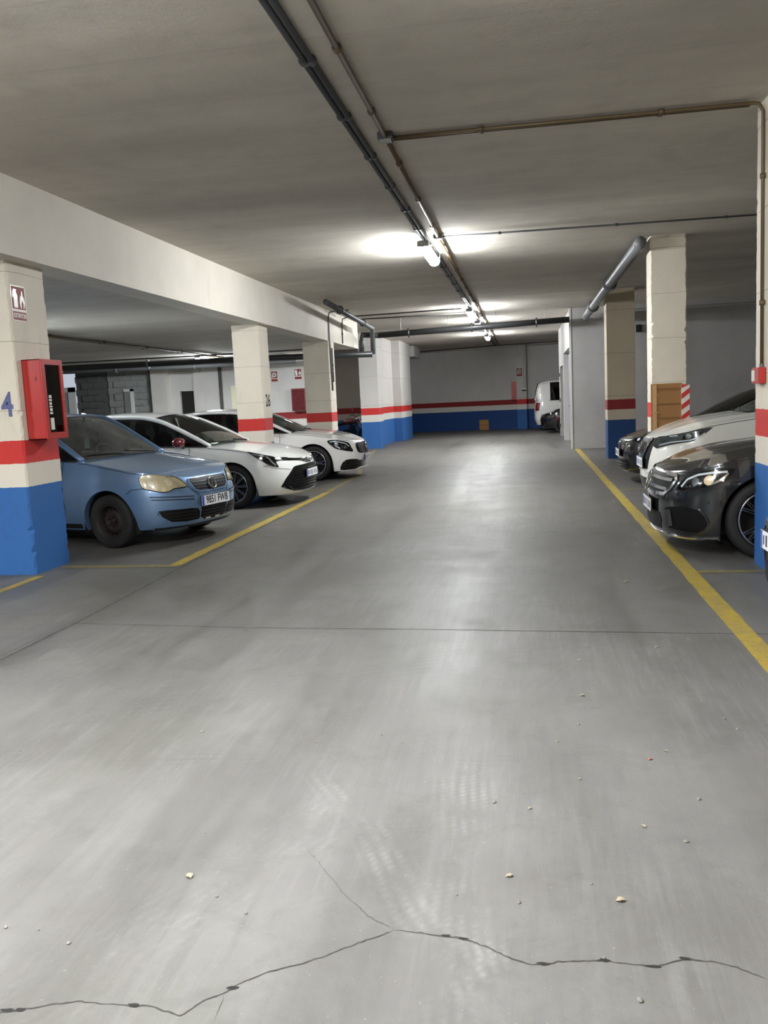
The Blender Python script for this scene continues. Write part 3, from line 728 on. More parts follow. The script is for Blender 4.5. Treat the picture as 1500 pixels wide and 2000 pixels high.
for k_, (za, zh, wd_) in enumerate(((.23, .020, .05), (.258, .026, .045), (.292, .016, .05), (.316, .024, .04), (.35, .020, .05), (.378, .028, .045))):
    poly_plate('pane_mark', rect(0, 0, wd_, zh), 0.0008, M_signw, dr, frame_matrix(Vector((D - .0095, 0.085 + .004 * (k_ % 2), za)), (0, 1, 0), (0, 0, 1)))
poly_plate('pane_label', rect(0, 0, .06, .11), 0.0008, M_signw, dr, frame_matrix(Vector((D - .0095, 0.085, 0.085)), (0, 1, 0), (0, 0, 1)))
poly_plate('vent_mark', [(-.012, -.012), (0, -.03), (.014, -.004), (.004, .028), (-.004, .008)], 0.0012, M_redd, cb, frame_matrix(Vector((0.13, -0.0002, 0.56)), (1, 0, 0), (0, 0, 1)))
ex = empty('fire_extinguisher', (AX + 0.095, 7.55, 1.264)); tag(ex, 'red fire extinguisher standing inside the glazed cabinet on column 4', 'extinguisher')
MB().lathe([(0, 0), (.06, 0), (.068, .012), (.068, .38), (.06, .42), (.035, .445), (.022, .455), (.022, .48), (0, .48)], 'z', 20).build('cylinder', M_red, ex, smooth=True)
MB().box((0, 0, .50), (.03, .08, .03)).box((0, .03, .535), (.02, .10, .016)).build('valve', M_dark, ex, bevel=0.004)
MB().tube([(0, -.03, .50), (0, -.075, .46), (0, -.085, .3), (0, -.085, .1)], 0.010, 8).build('hose', M_blackpl, ex, smooth=True)
# painted numbers (parts of their columns)
text_mesh('number_stencil', '4', 0.305, M_num, K_L1, frame_matrix(Vector((-4.693, 7.2695, 1.578)), (1, 0, 0), (0, 0, 1)), 0.0008, sx=0.78, bold=0.008)
text_mesh('number_stencil', '26', 0.30, M_numb, K_L2, frame_matrix(Vector((-4.529, 14.845, 1.555)), (0, 1, 0), (0, 0, 1)), 0.0008, sx=0.92, bold=0.006)
# red call point on the right column
k = empty('call_point', (1.808, 7.14, 1.455)); tag(k, 'small red fire alarm call point box under the brown conduit', 'call point')
MB().bbox((-0.055, -.10, 0), (0, 0.12, .125)).build('box_body', M_red, k, bevel=0.006)
MB().bbox((-0.060, .02, .02), (-.055, 0.10, .105)).build('push_plate', M_signw, k, bevel=0.002)
MB().tube([(-.024, -.06, .125), (-.024, -.06, .15)], 0.016, 10).build('gland', M_steel, k)
# signs and cabinet on the pale wall behind column 26
yb = YB - 0.004
p = ony(530, 746, yb)
fire_sign(frame_matrix(Vector((p.x, yb, p.z)), (1, 0, 0), (0, 0, 1)), 0.21, 0.32, 'small fire hose sign on pale wall half hidden by column 26', 'hose')
p = ony(575.5, 741.5, yb)
fire_sign(frame_matrix(Vector((p.x, yb, p.z)), (1, 0, 0), (0, 0, 1)), 0.23, 0.32, 'small extinguisher sign on pale wall above the dark red cabinet', 'ext')
p, q = ony(574, 803, yb), ony(594, 758, yb)
c2_ = empty('fire_cabinet', (p.x, yb, p.z)); tag(c2_, 'dark red fire cabinet with glazed front on the pale wall', 'fire cabinet')
w, h = q.x - p.x + 0.08, q.z - p.z
MB().bbox((0, -.19, 0), (w, 0, h)).build('cabinet_body', M_redd, c2_, bevel=0.008)
MB().bbox((0.03, -.205, 0.03), (w - .05, -.19, h - .03)).build('cabinet_door', plain('dull_glass', (104, 46, 48), 0.1, coat=1.0, var=0.6, scale=9), c2_, bevel=0.004)
# far pilaster sign and red hydrant cabinet on the end wall
fire_sign(frame_matrix(Vector((-0.41, 37.195, 2.22)), (1, 0, 0), (0, 0, 1)), 0.25, 0.34, 'small fire hose sign on the striped pilaster', 'hose')
h0, h1 = ony(999.5, 781, 37.5), ony(1009, 745, 37.5)
hc = empty('fire_cabinet', (h0.x, yw(-0.55) - .05, h0.z)); tag(hc, 'tall plain red hose cabinet beside the striped pilaster', 'fire cabinet')
MB().bbox((0, -.2, 0), (0.22, 0.0, h1.z - h0.z)).build('cabinet_body', M_red, hc, bevel=0.01)
MB().bbox((0.015, -.212, 0.03), (0.205, -.2, h1.z - h0.z - .03)).build('cabinet_door', M_red, hc, bevel=0.004)
M_cardb = plain('cardboard', (168, 126, 78), 0.85, var=0.08, scale=5, bump=0.1)
cdp = empty('cardboard_sheet', ((-2.08 - 1.65) / 2, yw(-1.87) - 0.12, 0)); tag(cdp, 'brown cardboard sheet leaning against the blue foot of end wall', 'cardboard')
m = MB().bbox((-.2, -.012, 0), (.2, 0, .44)).build('sheet', M_cardb, cdp); m.rotation_euler = (math.radians(-6), 0, 0)
m2 = MB().bbox((-.2, -.016, .2), (.2, -.012, .215)).build('fold_crease', plain('cardboard_dark', (120, 86, 52), 0.9), cdp); m2.rotation_euler = (math.radians(-6), 0, 0)
# cardboard wrap and hazard board on the right column
wr = empty('cardboard_wrap', (1.75, 12.85, 0)); tag(wr, 'folded brown cardboard taped round the column behind the white crossover', 'cardboard')
zt = 1.515
MB().bbox((-0.005, -.012, 0.25), (0.42, -.002, zt)).build('front_panel', plain('cardboard_shade', (160, 116, 70), 0.85, var=0.1, scale=5), wr)
MB().bbox((0.02, -.020, 0.2), (0.075, -.012, zt - .01)).build('corner_flap', plain('cardboard_light', (196, 160, 112), 0.8), wr)
for z, t in ((zt - .09, .03), (1.22, .02), (1.02, .02), (.8, .02)):
    MB().bbox((0.02, -.0175, z), (0.42, -.0125, z + t)).build('crease_strip', plain('cardboard_fold', (138, 98, 58), 0.9), wr)
for z in (zt - .17, 1.10): MB().bbox((-.012, -.024, z), (.11, -.018, z + .014)).build('tape_strip', plain('tape_tan', (190, 150, 96), 0.4), wr)
hz = empty('hazard_board', (2.16, 12.83, 0.3)); tag(hz, 'red and white diagonal hazard board on the edge of the cardboard column', 'hazard board')
HW, HH = 0.112, 1.19
MB().bbox((0, -.012, 0), (HW, 0, HH)).build('board', M_signw, hz, bevel=0.002)
M_hred = plain('hazard_red', (205, 52, 52), 0.4, var=0.05)
for k in range(9):
    b0 = -0.1 + k * 0.155
    pts = [(0, b0), (HW, b0 + .085), (HW, b0 + .160), (0, b0 + .075)]
    pts = [(x, min(max(y, 0), HH)) for x, y in pts]
    if max(y for _, y in pts) - min(y for _, y in pts) < .03: continue
    poly_plate('red_stripe', pts, 0.0015, M_hred, hz, frame_matrix(Vector((0, -.012, 0)), (1, 0, 0), (0, 0, 1)))
# ------------------------------------------------------------------ car builder
# local frame of a car: origin on the ground under the front axle, +x forward, +y to its left
M_tyre = plain('tyre_rubber', (20, 20, 21), 0.75, var=0.15, scale=25, bump=0.15)
M_under = plain('underbody_black', (14, 14, 15), 0.8, var=0.1)
M_seat = plain('seat_cloth', (38, 38, 42), 0.85, var=0.15, scale=30)
M_trimi = plain('cabin_trim', (52, 52, 54), 0.6, var=0.1)
M_gap = plain('panel_gap', (16, 16, 18), 0.7, var=0.05)
M_platew = plain('plate_white', (232, 233, 236), 0.35, var=0.02)
M_plateb = plain('plate_blue', (48, 84, 178), 0.35, var=0.02)
M_plated = plain('plate_ink', (40, 42, 52), 0.5, var=0.02)
M_alloy = plain('alloy_silver', (190, 191, 194), 0.22, 0.9, var=0.05)
M_alloyd = plain('alloy_dark', (26, 26, 28), 0.28, 0.4, coat=0.5, var=0.08)
M_glassd = glass('privacy_glass', (0.10, 0.11, 0.11))
M_glassc = glass('car_glass', (0.55, 0.60, 0.57))
M_lens = glass('lamp_lens', (0.9, 0.92, 0.93), 0.03)
M_refl = plain('reflector', (170, 172, 176), 0.18, 0.9, var=0.35, scale=18)
M_drl = plain('lamp_white', (235, 238, 242), 0.2, coat=0.8, var=0.03)
M_taill = plain('tail_red', (120, 14, 16), 0.2, coat=1.0, var=0.1)

class Body:
    def __init__(s, p):
        s.p = p
        s.xf = pchip(p['xf']); s.xr = pchip(p['xr']); s.hw = pchip(p['hw']); s.zsh_ = pchip(p['zsh'])
        s.xc, s.xcr = p.get('xc', 0.30), p.get('xcr', -(p['WB'] + 0.42))
        s.FO = max(x for _, x in p['xf']); s.RE = min(x for _, x in p['xr'])
        W = max(y for _, y in p['hw']); s.W = W
        s.tap = pchip([(s.RE, p.get('tr', 0.90)), (s.RE + 0.8, 0.985), (-p['WB'] * 0.6, 1.0), (-0.2, 1.0), (s.xc, 0.985), (s.FO, p.get('tf', 0.95))])
        def curve(n, L):
            pts = [(math.sin(f) ** (2 / n), 1 - math.cos(f) ** (2 / n)) for f in [i / 240 * PI / 2 for i in range(241)]]
            pts[-1] = (1.0, 1.0); acc = [0.0]
            for a, b in zip(pts[:-1], pts[1:]): acc.append(acc[-1] + math.hypot((b[0] - a[0]) * W, (b[1] - a[1]) * L))
            return pts, acc
        s.cf, s.af = curve(p.get('n', 2.6), s.FO - s.xc); s.cr, s.ar = curve(p.get('nr', 3.2), s.xcr - s.RE)
        s.A, s.Ar = s.af[-1], s.ar[-1]
        s.S1 = s.A + (s.xc - s.xcr); s.S = s.S1 + s.Ar
    @staticmethod
    def look(pts, acc, a):
        lo, hi = 0, len(acc) - 1
        while hi - lo > 1:
            m = (lo + hi) // 2
            if acc[m] <= a: lo = m
            else: hi = m
        d = acc[hi] - acc[lo]; t = 0 if d < 1e-9 else min(1, max(0, (a - acc[lo]) / d))
        return pts[lo][0] + (pts[hi][0] - pts[lo][0]) * t, pts[lo][1] + (pts[hi][1] - pts[lo][1]) * t
    def P(s, a, z):
        sg = 1 if a >= 0 else -1; q = abs(a)
        if q <= s.A:
            u, v = s.look(s.cf, s.af, q); x = s.xf(z) - v * (s.xf(z) - s.xc)
        elif q <= s.S1: u, x = 1.0, s.xc - (q - s.A)
        else:
            u, v = s.look(s.cr, s.ar, s.S - q); x = s.xr(z) + v * (s.xcr - s.xr(z))
        return Vector((x, sg * u * s.hw(z) * s.tap(x), z))
    def xn(s, a):
        q = abs(a)
        if q <= s.A: return s.FO - s.look(s.cf, s.af, q)[1] * (s.FO - s.xc)
        if q <= s.S1: return s.xc - (q - s.A)
        return s.RE + s.look(s.cr, s.ar, s.S - q)[1] * (s.xcr - s.RE)
    def zsh(s, a): return s.zsh_(s.xn(a))
    def fy(s, y):           # perimeter position of a lateral offset on the nose
        u = abs(y) / s.W / s.p.get('tf', .95)
        lo, hi = 0.0, s.A
        for _ in range(30):
            m = (lo + hi) / 2
            if s.look(s.cf, s.af, m)[0] < u: lo = m
            else: hi = m
        return math.copysign(lo, y)
    def fx(s, x):           # perimeter position of a station along the side
        lo, hi = 0.0, s.S
        for _ in range(40):
            m = (lo + hi) / 2
            if s.xn(m) > x: lo = m
            else: hi = m
        return lo
    def Nn(s, a, z):
        e = 0.004
        d1 = s.P(a + e, z) - s.P(a - e, z) if abs(a) > e else Vector((0, 1, 0)) * 0.01
        d2 = s.P(a, z + e) - s.P(a, z - e)
        n = d1.cross(d2)
        if n.length < 1e-9: return Vector((1, 0, 0))
        n.normalize()
        c = s.P(a, z) - Vector((-s.p['WB'] / 2, 0, z))
        return n if n.dot(c) > 0 else -n
    def map(s, a, z, off=0.0):
        z = min(z, s.zsh(a) - .003)
        return s.P(a, z) + s.Nn(a, z) * off
    def panel(s, name, outline, mat, parent, off=0.006, grid=0.035, back=0.02, smooth=True):
        """a skin patch with its own edge, outline given as (perimeter, height)"""
        bm = bmesh.new()
        vs = [bm.verts.new((p[0], p[1], 0)) for p in outline]
        bm.faces.new(vs)
        u0, u1 = min(p[0] for p in outline), max(p[0] for p in outline); w0, w1 = min(p[1] for p in outline), max(p[1] for p in outline)
        k = math.floor(u0 / grid) + 1
        while k * grid < u1:
            bmesh.ops.bisect_plane(bm, geom=bm.verts[:] + bm.edges[:] + bm.faces[:], plane_co=(k * grid, 0, 0), plane_no=(1, 0, 0), dist=1e-6); k += 1
        k = math.floor(w0 / grid) + 1
        while k * grid < w1:
            bmesh.ops.bisect_plane(bm, geom=bm.verts[:] + bm.edges[:] + bm.faces[:], plane_co=(0, k * grid, 0), plane_no=(0, 1, 0), dist=1e-6); k += 1
        bmesh.ops.triangulate(bm, faces=bm.faces[:])
        be = [e for e in bm.edges if e.is_boundary]
        top = {v: (v.co.x, v.co.y) for v in bm.verts}
        r = bmesh.ops.extrude_edge_only(bm, edges=be)
        ex = [g for g in r['geom'] if isinstance(g, bmesh.types.BMVert)]
        exs = set(ex)
        for v in bm.verts:
            if v in exs: v.co = s.map(v.co.x, v.co.y, -back)
            else: v.co = s.map(v.co.x, v.co.y, off)
        for e in bm.edges:
            if any(v in exs for v in e.verts) or (len(e.link_faces) == 2 and any(any(v in exs for v in f.verts) for f in e.link_faces)): e.smooth = False
        bmesh.ops.recalc_face_normals(bm, faces=bm.faces[:])
        me = bpy.data.meshes.new(name); bm.to_mesh(me); bm.free()
        me.materials.append(mat)
        me.polygons.foreach_set('use_smooth', [True] * len(me.polygons))
        o = bpy.data.objects.new(name, me); COL.objects.link(o); o.parent = parent
        return o
    def stripe(s, name, line, w, mat, parent, off=0.002, closed=False):
        """thin band following a line on the skin"""
        pts = [Vector((p[0], p[1], 0)) for p in line]; Q = []
        for a, b in zip(pts[:-1], pts[1:]):
            n = max(1, int((b - a).length / 0.03)); Q += [a + (b - a) * (i / n) for i in range(n)]
        Q.append(pts[-1]); r1, r2, r3, r4 = [], [], [], []
        for i, p in enumerate(Q):
            d = (Q[min(i + 1, len(Q) - 1)] - Q[max(i - 1, 0)]).normalized(); x = Vector((-d.y, d.x, 0)) * (w / 2)
            a, b = p + x, p - x
            r1.append(s.map(a.x, a.y, -0.004)); r2.append(s.map(a.x, a.y, off)); r3.append(s.map(b.x, b.y, off)); r4.append(s.map(b.x, b.y, -0.004))
        return MB().grid([r1, r2, r3, r4]).build(name, mat, parent, angle=0.6)

def wheel(parent, x, y, r, w, rimf, style, side, mats=None):
    """tyre as the wheel mesh, rim parts as its children; side +1 = left of the car"""
    rr = r * rimf; hw = w / 2
    prof = [(rr, -hw * .86), (rr + .012, -hw * .98), (r - .05, -hw), (r - .018, -hw * .93), (r - .004, -hw * .78), (r, -hw * .4), (r, hw * .4), (r - .004, hw * .78), (r - .018, hw * .93), (r - .05, hw), (rr + .012, hw * .98), (rr, hw * .86)]
    t = MB().lathe(prof, 'y', 48)
    o = t.build('wheel', M_tyre, parent, angle=0.7)
    o.location = (x, y, r)
    o.rotation_euler = (0, random.Random(int(x * 100 + y * 37)).random() * 6, 0 if side > 0 else PI)
    g = MB().lathe([(r + .0005, -hw * .62), (r + .0008, -hw * .60), (r + .0005, -hw * .55)], 'y', 24)
    bar = MB().lathe([(rr, hw * .86), (rr - .006, hw * .90), (rr - .012, hw * .86), (rr - .018, hw * .5), (rr - .03, -hw * .3), (rr - .03, -hw * .8)], 'y', 40)
    if style == 'steel':
        m = plain('rusty_steel_rim', (44, 38, 35), 0.7, 0.4, var=0.45, scale=22)
        bar.build('rim_barrel', m, o, smooth=True)
        MB().lathe([(0, hw * .30), (.055, hw * .30), (.07, hw * .42), (.10, hw * .50), (rr * .62, hw * .36), (rr * .80, hw * .12), (rr - .025, hw * .05), (rr - .02, -hw * .2)], 'y', 40).build('rim_disc', m, o, smooth=True)
        for k in range(14):
            a = k * 2 * PI / 14; q = Vector((rr * .72 * math.cos(a), hw * .30, rr * .72 * math.sin(a)))
            MB().lathe([(0, .0), (.013, .0), (.013, -.02)], 'y', 10, c=q).build('vent_hole', M_dark, o)
        MB().lathe([(0, hw * .48), (.030, hw * .48), (.036, hw * .38)], 'y', 16).build('hub', m, o, smooth=True)
        for k in range(5):
            a = k * 2 * PI / 5; q = (.05 * math.cos(a), hw * .40, .05 * math.sin(a))
            MB().lathe([(0, .03), (.010, .03), (.011, 0)], 'y', 6, c=q).build('wheel_nut', m, o)
    else:
        face, edge = mats
        bar.build('rim_barrel', face, o, smooth=True)
        MB().lathe([(0, -hw * .45), (rr - .035, -hw * .45)], 'y', 32).build('brake_disc', plain('brake_iron', (58, 56, 55), 0.4, 0.8), o)
        MB().lathe([(rr - .004, hw * .905), (rr - .010, hw * .925), (rr - .016, hw * .90)], 'y', 40).build('rim_lip', edge, o, smooth=True)
        n, tw, sp = style      # number of spokes, width at hub and rim, split angle
        for k in range(n):
            for dlt in ((-sp, sp) if sp else (0,)):
                a0 = k * 2 * PI / n; a1 = a0 + dlt; m = MB(); rows = []
                for t_ in (0, .35, .7, 1.0):
                    ra = .05 + (rr - .016 - .05) * t_; an = a0 + dlt * (0.35 + .65 * t_); ww = tw[0] + (tw[1] - tw[0]) * t_
                    yy = hw * (.60 + .26 * t_ ** .7); c_, s_ = math.cos(an), math.sin(an)
                    rows.append([(ra * c_ - ww * s_, yy - .03, ra * s_ + ww * c_), (ra * c_ - ww * s_, yy, ra * s_ + ww * c_), (ra * c_ + ww * s_, yy, ra * s_ - ww * c_), (ra * c_ + ww * s_, yy - .03, ra * s_ - ww * c_)])
                m.grid(rows, True)
                m.build('spoke', [face], o)
                e = MB(); er = []
                for r_ in rows:
                    er.append([Vector(r_[1]) + Vector((0, .0006, 0)), Vector(r_[1]).lerp(Vector(r_[2]), .22) + Vector((0, .0012, 0))])
                e.grid(er)
                er = [[Vector(r_[2]) + Vector((0, .0006, 0)), Vector(r_[2]).lerp(Vector(r_[1]), .22) + Vector((0, .0012, 0))] for r_ in rows]
                e.grid(er); e.build('spoke_edge', edge, o)
        MB().lathe([(0, hw * .66), (.028, hw * .66), (.034, hw * .62), (.075, hw * .56), (.075, hw * .3)], 'y', 24).build('hub', face, o, smooth=True)
    return o

def plate(B, parent, text, z, ppos=None, off=0.02, w=0.52, h=0.112, y=0.0):
    x = B.xf(z) + off
    e = MB().bbox((x - .012, y - w / 2 - .006, z - h / 2 - .006), (x - .002, y + w / 2 + .006, z + h / 2 + .006)).build('license_plate', M_blackpl, parent)
    MB().bbox((x - .002, y - w / 2, z - h / 2), (x + .001, y + w / 2, z + h / 2)).build('plate_face', M_platew, e)
    MB().bbox((x + .0008, y - w / 2 + .002, z - h / 2 + .002), (x + .002, y - w / 2 + .044, z + h / 2 - .002)).build('plate_band', M_plateb, e)
    if text is None: text = ''
    if text == '':
        rb = random.Random(int(z * 1000) + int(w * 100))
        for k in range(7):
            yk = y - w / 2 + .075 + k * .061 + (.03 if k > 3 else 0); hk = h * (.52 + .14 * rb.random())
            MB().bbox((x + .001, yk - .008 - .010 * rb.random(), z - hk / 2), (x + .0022, yk + .006 + .012 * rb.random(), z + hk / 2)).build('plate_character', M_plated, e)
    if text:
        text_mesh('plate_characters', text, 0.118, M_plated, e, frame_matrix(Vector((x + .0015, y + .022, z)), (0, 1, 0), (0, 0, 1)), 0.0006, sx=0.79, bold=0.002)
    return e
def badge_ring(B, parent, z, r, off=0.012, y=0.0, kind='ring'):
    x = B.xf(z) + off
    nz = (B.xf(z + .03) - B.xf(z - .03)) / .06
    rot = Matrix.Rotation(math.atan(nz), 4, 'Y') if True else Matrix.Identity(4)
    M = Matrix.Translation((x, y, z)) @ rot
    e = MB(); rows = []
    for t in range(25):
        a = t * 2 * PI / 24
        rows.append([M @ Vector(((.006 * math.cos(b)), (r + .006 * math.sin(b)) * math.cos(a), (r + .006 * math.sin(b)) * math.sin(a))) for b in [i * 2 * PI / 8 for i in range(8)]])
    e.grid(rows, True)
    o = e.build('badge', M_chrome, parent, smooth=True)
    def bar(a, b, nm='badge_stroke'):
        MB().tube([M @ Vector((0, a[0] * r, a[1] * r)), M @ Vector((0, b[0] * r, b[1] * r))], .0055, 6).build(nm, M_chrome, o)
    if kind == 'vw':
        bar((-.42, .9), (0, .12)); bar((.42, .9), (0, .12)); bar((-.88, .42), (-.42, -.88)); bar((-.42, -.88), (0, -.02)); bar((0, -.02), (.42, -.88)); bar((.42, -.88), (.88, .42))
    elif kind == 'star':
        for k in range(3):
            a = PI / 2 + k * 2 * PI / 3; bar((0, 0), (math.cos(a), math.sin(a)))
    elif kind == 'bar':
        bar((-1.25, 0), (1.25, 0))
    elif kind == 'ovals':
        bar((-.7, .3), (.7, .3)); bar((0, .3), (0, -.9))
    return o

def build_car(name, p, paint, loc, rz, label, glassm=None):
    B = Body(p); e = empty(name, loc, rz); tag(e, label, 'car')
    r, WB, sill, lip = p['r'], p['WB'], p.get('sill', .20), p.get('lip', .18)
    R = r + p.get('archgap', .05); xa, xd = p['cowl'], p.get('deck', B.RE + .15)
    xs = []
    cols = []                                  # (perimeter, bottom height)
    nA = 30
    zlip = pchip([(B.FO, lip), (B.xc + .02, lip), (R + .001, min(lip, sill) + .01), (-WB + R, sill), (-WB - R, sill), (B.RE, p.get('rlip', .28))])
    for i in range(nA): cols.append((B.A * i / nA, None))
    st = []
    def arch(cx):
        st.append((cx + R, 'e'))
        for i in range(19):
            st.append((cx + R * math.cos(i / 18 * PI), 'a', cx))
        st.append((cx - R, 'e'))
    def lin(a, b, n): return [(a + (b - a) * i / n, 'e') for i in range(n)]
    if B.xc > R + .01: st += lin(B.xc, R + .005, 3)
    arch(0); st += lin(-R - .02, -WB + R + .02, 16); arch(-WB)
    if B.xcr < -WB - R - .01: st += lin(-WB - R - .01, B.xcr, 3)
    for t in st:
        a = B.fx(t[0]) if t[0] < B.xc else B.fx(t[0])
        zl = zlip(t[0]) if t[1] == 'e' else r + math.sqrt(max(0, R * R - (t[0] - t[2]) ** 2))
        cols.append((a, zl))
    cols = [(a, zlip(B.xn(a)) if z is None else z) for a, z in cols]
    # drop corner columns that fall inside the front arch
    cc = [c for c in cols[:nA] if B.xn(c[0]) > R + .004 or B.xc <= 0] + cols[nA:]
    for i in range(13): cc.append((B.S1 + B.Ar * i / 12, zlip(B.xcr)))
    cols = sorted(cc, key=lambda c: (c[0]))
    # keep the order of arch edge pairs: sill height first when entering an arch
    fixed = []
    for i, c in enumerate(cols): fixed.append(c)
    vr = [0, .03, .08, .15, .23, .32, .41, .5, .59, .68, .76, .83, .89, .94, .975, 1]
    m = MB()
    for sg in (1, -1):
        rows = []
        for a, zl in cols:
            zt = B.zsh(a); col = []
            q = B.P(sg * a, zl); n_ = B.Nn(sg * a, zl); n_.z = 0
            col.append(q - n_ * .07 if n_.length > .1 else q); col.append(q - n_ * .012 + Vector((0, 0, -.004)))
            for v in vr: col.append(B.P(sg * a, zl + (zt - zl) * v))
            rows.append(col)
        m.grid(rows)
    # bonnet and rear deck
    crown = pchip(p.get('crown', [(B.RE, .03), (xd, .03), (xa, .045), (B.xc, .05), (B.FO - .08, .02), (B.FO, 0)]))
    creases = p.get('crease', 0)
    def strip(stations):
        rows = []
        for a in stations:
            q = B.P(a, B.zsh(a)); y = q.y; row = []
            for i in range(21):
                t = -1 + i / 10
                cz = crown(q.x) * (1 - t * t) * min(1, y / (B.W * .6))
                if creases: cz += creases * math.exp(-((abs(t) - .62) / .10) ** 2) * min(1, max(0, (B.FO - .1 - q.x) / .3))
                row.append((q.x, t * y, q.z + cz))
            rows.append(row)
        return rows
    # bonnet reaches a little under the windscreen
    sc = B.fx(xa - .12)
    ns = 26
    m.grid(strip([sc * (i / ns) for i in range(ns + 1)]))
    sd = B.fx(xd)
    m.grid(strip([sd + (B.S - sd) * i / 8 for i in range(9)]))
    body = m.build('body', paint, e, angle=0.65)
    # wheel wells, underbody, cabin tub
    for cx in (0, -WB):
        for sg in (1, -1):
            wm = MB()
            yo, yi = B.W * .965, B.W - .30
            rows = []
            for i in range(13):
                t = i / 12 * PI
                rows.append([(cx + (R + .012) * math.cos(t), sg * yo, r + (R + .012) * math.sin(t)), (cx + (R + .012) * math.cos(t), sg * yi, r + (R + .012) * math.sin(t)), (cx, sg * yi, r)])
            wm.grid(rows)
            wm.add([(cx + R + .012, sg * yo, .16), (cx + R + .012, sg * yi, .16), (cx + R + .012, sg * yi, r), (cx + R + .012, sg * yo, r)], [(0, 1, 2, 3)])
            wm.add([(cx - R - .012, sg * yo, .16), (cx - R - .012, sg * yi, .16), (cx - R - .012, sg * yi, r), (cx - R - .012, sg * yo, r)], [(0, 1, 2, 3)])
            wm.build('wheel_well', M_under, e)
    um = MB().bbox((B.RE + .2, -B.W + .32, .215), (B.FO - .3, B.W - .32, .26)).bbox((-WB + R + .02, -B.W + .07, .20), (-R - .02, B.W - .07, .25))
    um.build('underbody', M_under, e)
    zb = B.zsh_(xa) - .02
    cabr = p.get('cab_rear', B.RE + .25)
    tub = MB(); yy = B.W - .09
    tub.bbox((cabr, -yy, .28), (xa + .05, yy, .34))
    tub.bbox((cabr, yy - .05, .3), (xa - .05, yy, zb)).bbox((cabr, -yy, .3), (xa - .05, -yy + .05, zb)).bbox((cabr - .02, -yy, .3), (cabr + .02, yy, zb)).build('cabin_tub', M_trimi, e)
    dx = xa + .02
    MB().bbox((dx - .52, -yy + .05, .55), (dx - .1, yy - .05, zb + .01)).bbox((dx - .38, -.03 + .1, zb), (dx - .2, yy - .12, zb + .075)).build('dashboard', M_trimi, e, bevel=0.02)
    sw = MB(); rows = []; cxw = Vector((dx - .62, .36, zb + .0)); tl = math.radians(25)
    for t in range(25):
        a = t * 2 * PI / 24
        q = Vector((-math.sin(tl) * math.sin(a) * .185, .185 * math.cos(a), math.cos(tl) * .185 * math.sin(a)))
        n_ = q.normalized(); ax = Vector((math.cos(tl), 0, math.sin(tl)))
        rows.append([cxw + q + n_ * .015 * math.cos(b) + ax * .015 * math.sin(b) for b in [i * 2 * PI / 8 for i in range(8)]])
    sw.grid(rows, True)
    sw.tube([cxw + Vector((0, -.18, 0)), cxw + Vector((.02, 0, -.01)), cxw + Vector((0, .18, 0))], .018, 6).tube([cxw, cxw + Vector((.25, 0, -.1))], .03, 8)
    sw.build('steering_wheel', M_blackpl, e, smooth=True)
    for sg in (1, -1):
        for x0 in (dx - 1.05, dx - 1.05 - p.get('row2', .85)):
            st_ = empty('seat', (x0, sg * .36, 0)); st_.parent = e
            MB().box((.12, 0, .5), (.5, .46, .14), Matrix.Rotation(-.12, 3, 'Y')).build('cushion', M_seat, st_, bevel=0.04)
            MB().box((-.2, 0, .82), (.13, .46, .62), Matrix.Rotation(-.25, 3, 'Y')).build('backrest', M_seat, st_, bevel=0.045)
            MB().box((-.30, 0, 1.20), (.09, .26, .16), Matrix.Rotation(-.2, 3, 'Y')).tube([(-.28, .05, 1.05), (-.29, .05, 1.2)], .008, 6).tube([(-.28, -.05, 1.05), (-.29, -.05, 1.2)], .008, 6).build('headrest', M_seat, st_, bevel=0.03)
    # greenhouse
    rail = p['rail']; ry, rzf = pchip([(x, y) for x, y, z in rail]), pchip([(x, z) for x, y, z in rail])
    xrf, xrr = p['roof']; x0, x1 = rail[0][0], rail[-1][0]
    bow = pchip([(x1, -p.get('bow_r', .12)), (xrr, -.08), ((xrf + xrr) / 2, 0), (xrf, p.get('bow_t', .07)), (x0, p.get('bow', .17))])
    crn = pchip([(x1, .02), (xrr, .04), ((xrf + xrr) / 2, .06), (xrf, .055), (x0, .03)])
    def skin(x, t, o=0.0):
        return Vector((x + bow(x) * (1 - t * t), t * ry(x), rzf(x) + crn(x) * (1 - t * t) + o))
    gm = glassm or M_glassd
    def sheet(nm, a, b, mat, n=10, tm=.985, o=0.0, parent=e):
        return MB().grid([[skin(a + (b - a) * i / n, -tm + 2 * tm * j / 16, o) for j in range(17)] for i in range(n + 1)]).build(nm, mat, parent, smooth=True)
    wsg = sheet('windscreen', x0, xrf, p.get('wsm', M_glassc), 12)
    rf = sheet('roof', xrf + .02, xrr - .02, p.get('roofmat', paint), 14, 1.0, .004)
    sheet('headliner', xrf - .02, xrr + .02, M_trimi, 8, .95, -.03, rf)
    sheet('rear_window', xrr, x1, M_glassd, 8)
    for sg in (1, -1):
        n = 44
        path = [Vector((x0 + (x1 - x0) * i / n, sg * ry(x0 + (x1 - x0) * i / n), rzf(x0 + (x1 - x0) * i / n))) for i in range(n + 1)]
        MB().tube(path, p.get('pillar', .034), 8).build('roof_pillar', p.get('pillarmat', paint), e, smooth=True)
        def sidept(x, t, o=0.0):
            a = B.fx(x); q = B.P(sg * a, B.zsh(a)); q.y -= sg * .012
            tp = Vector((x, sg * ry(x), rzf(x)))
            w_ = q.lerp(tp, t); w_.y += sg * (.018 * math.sin(PI * t) + o)
            return w_
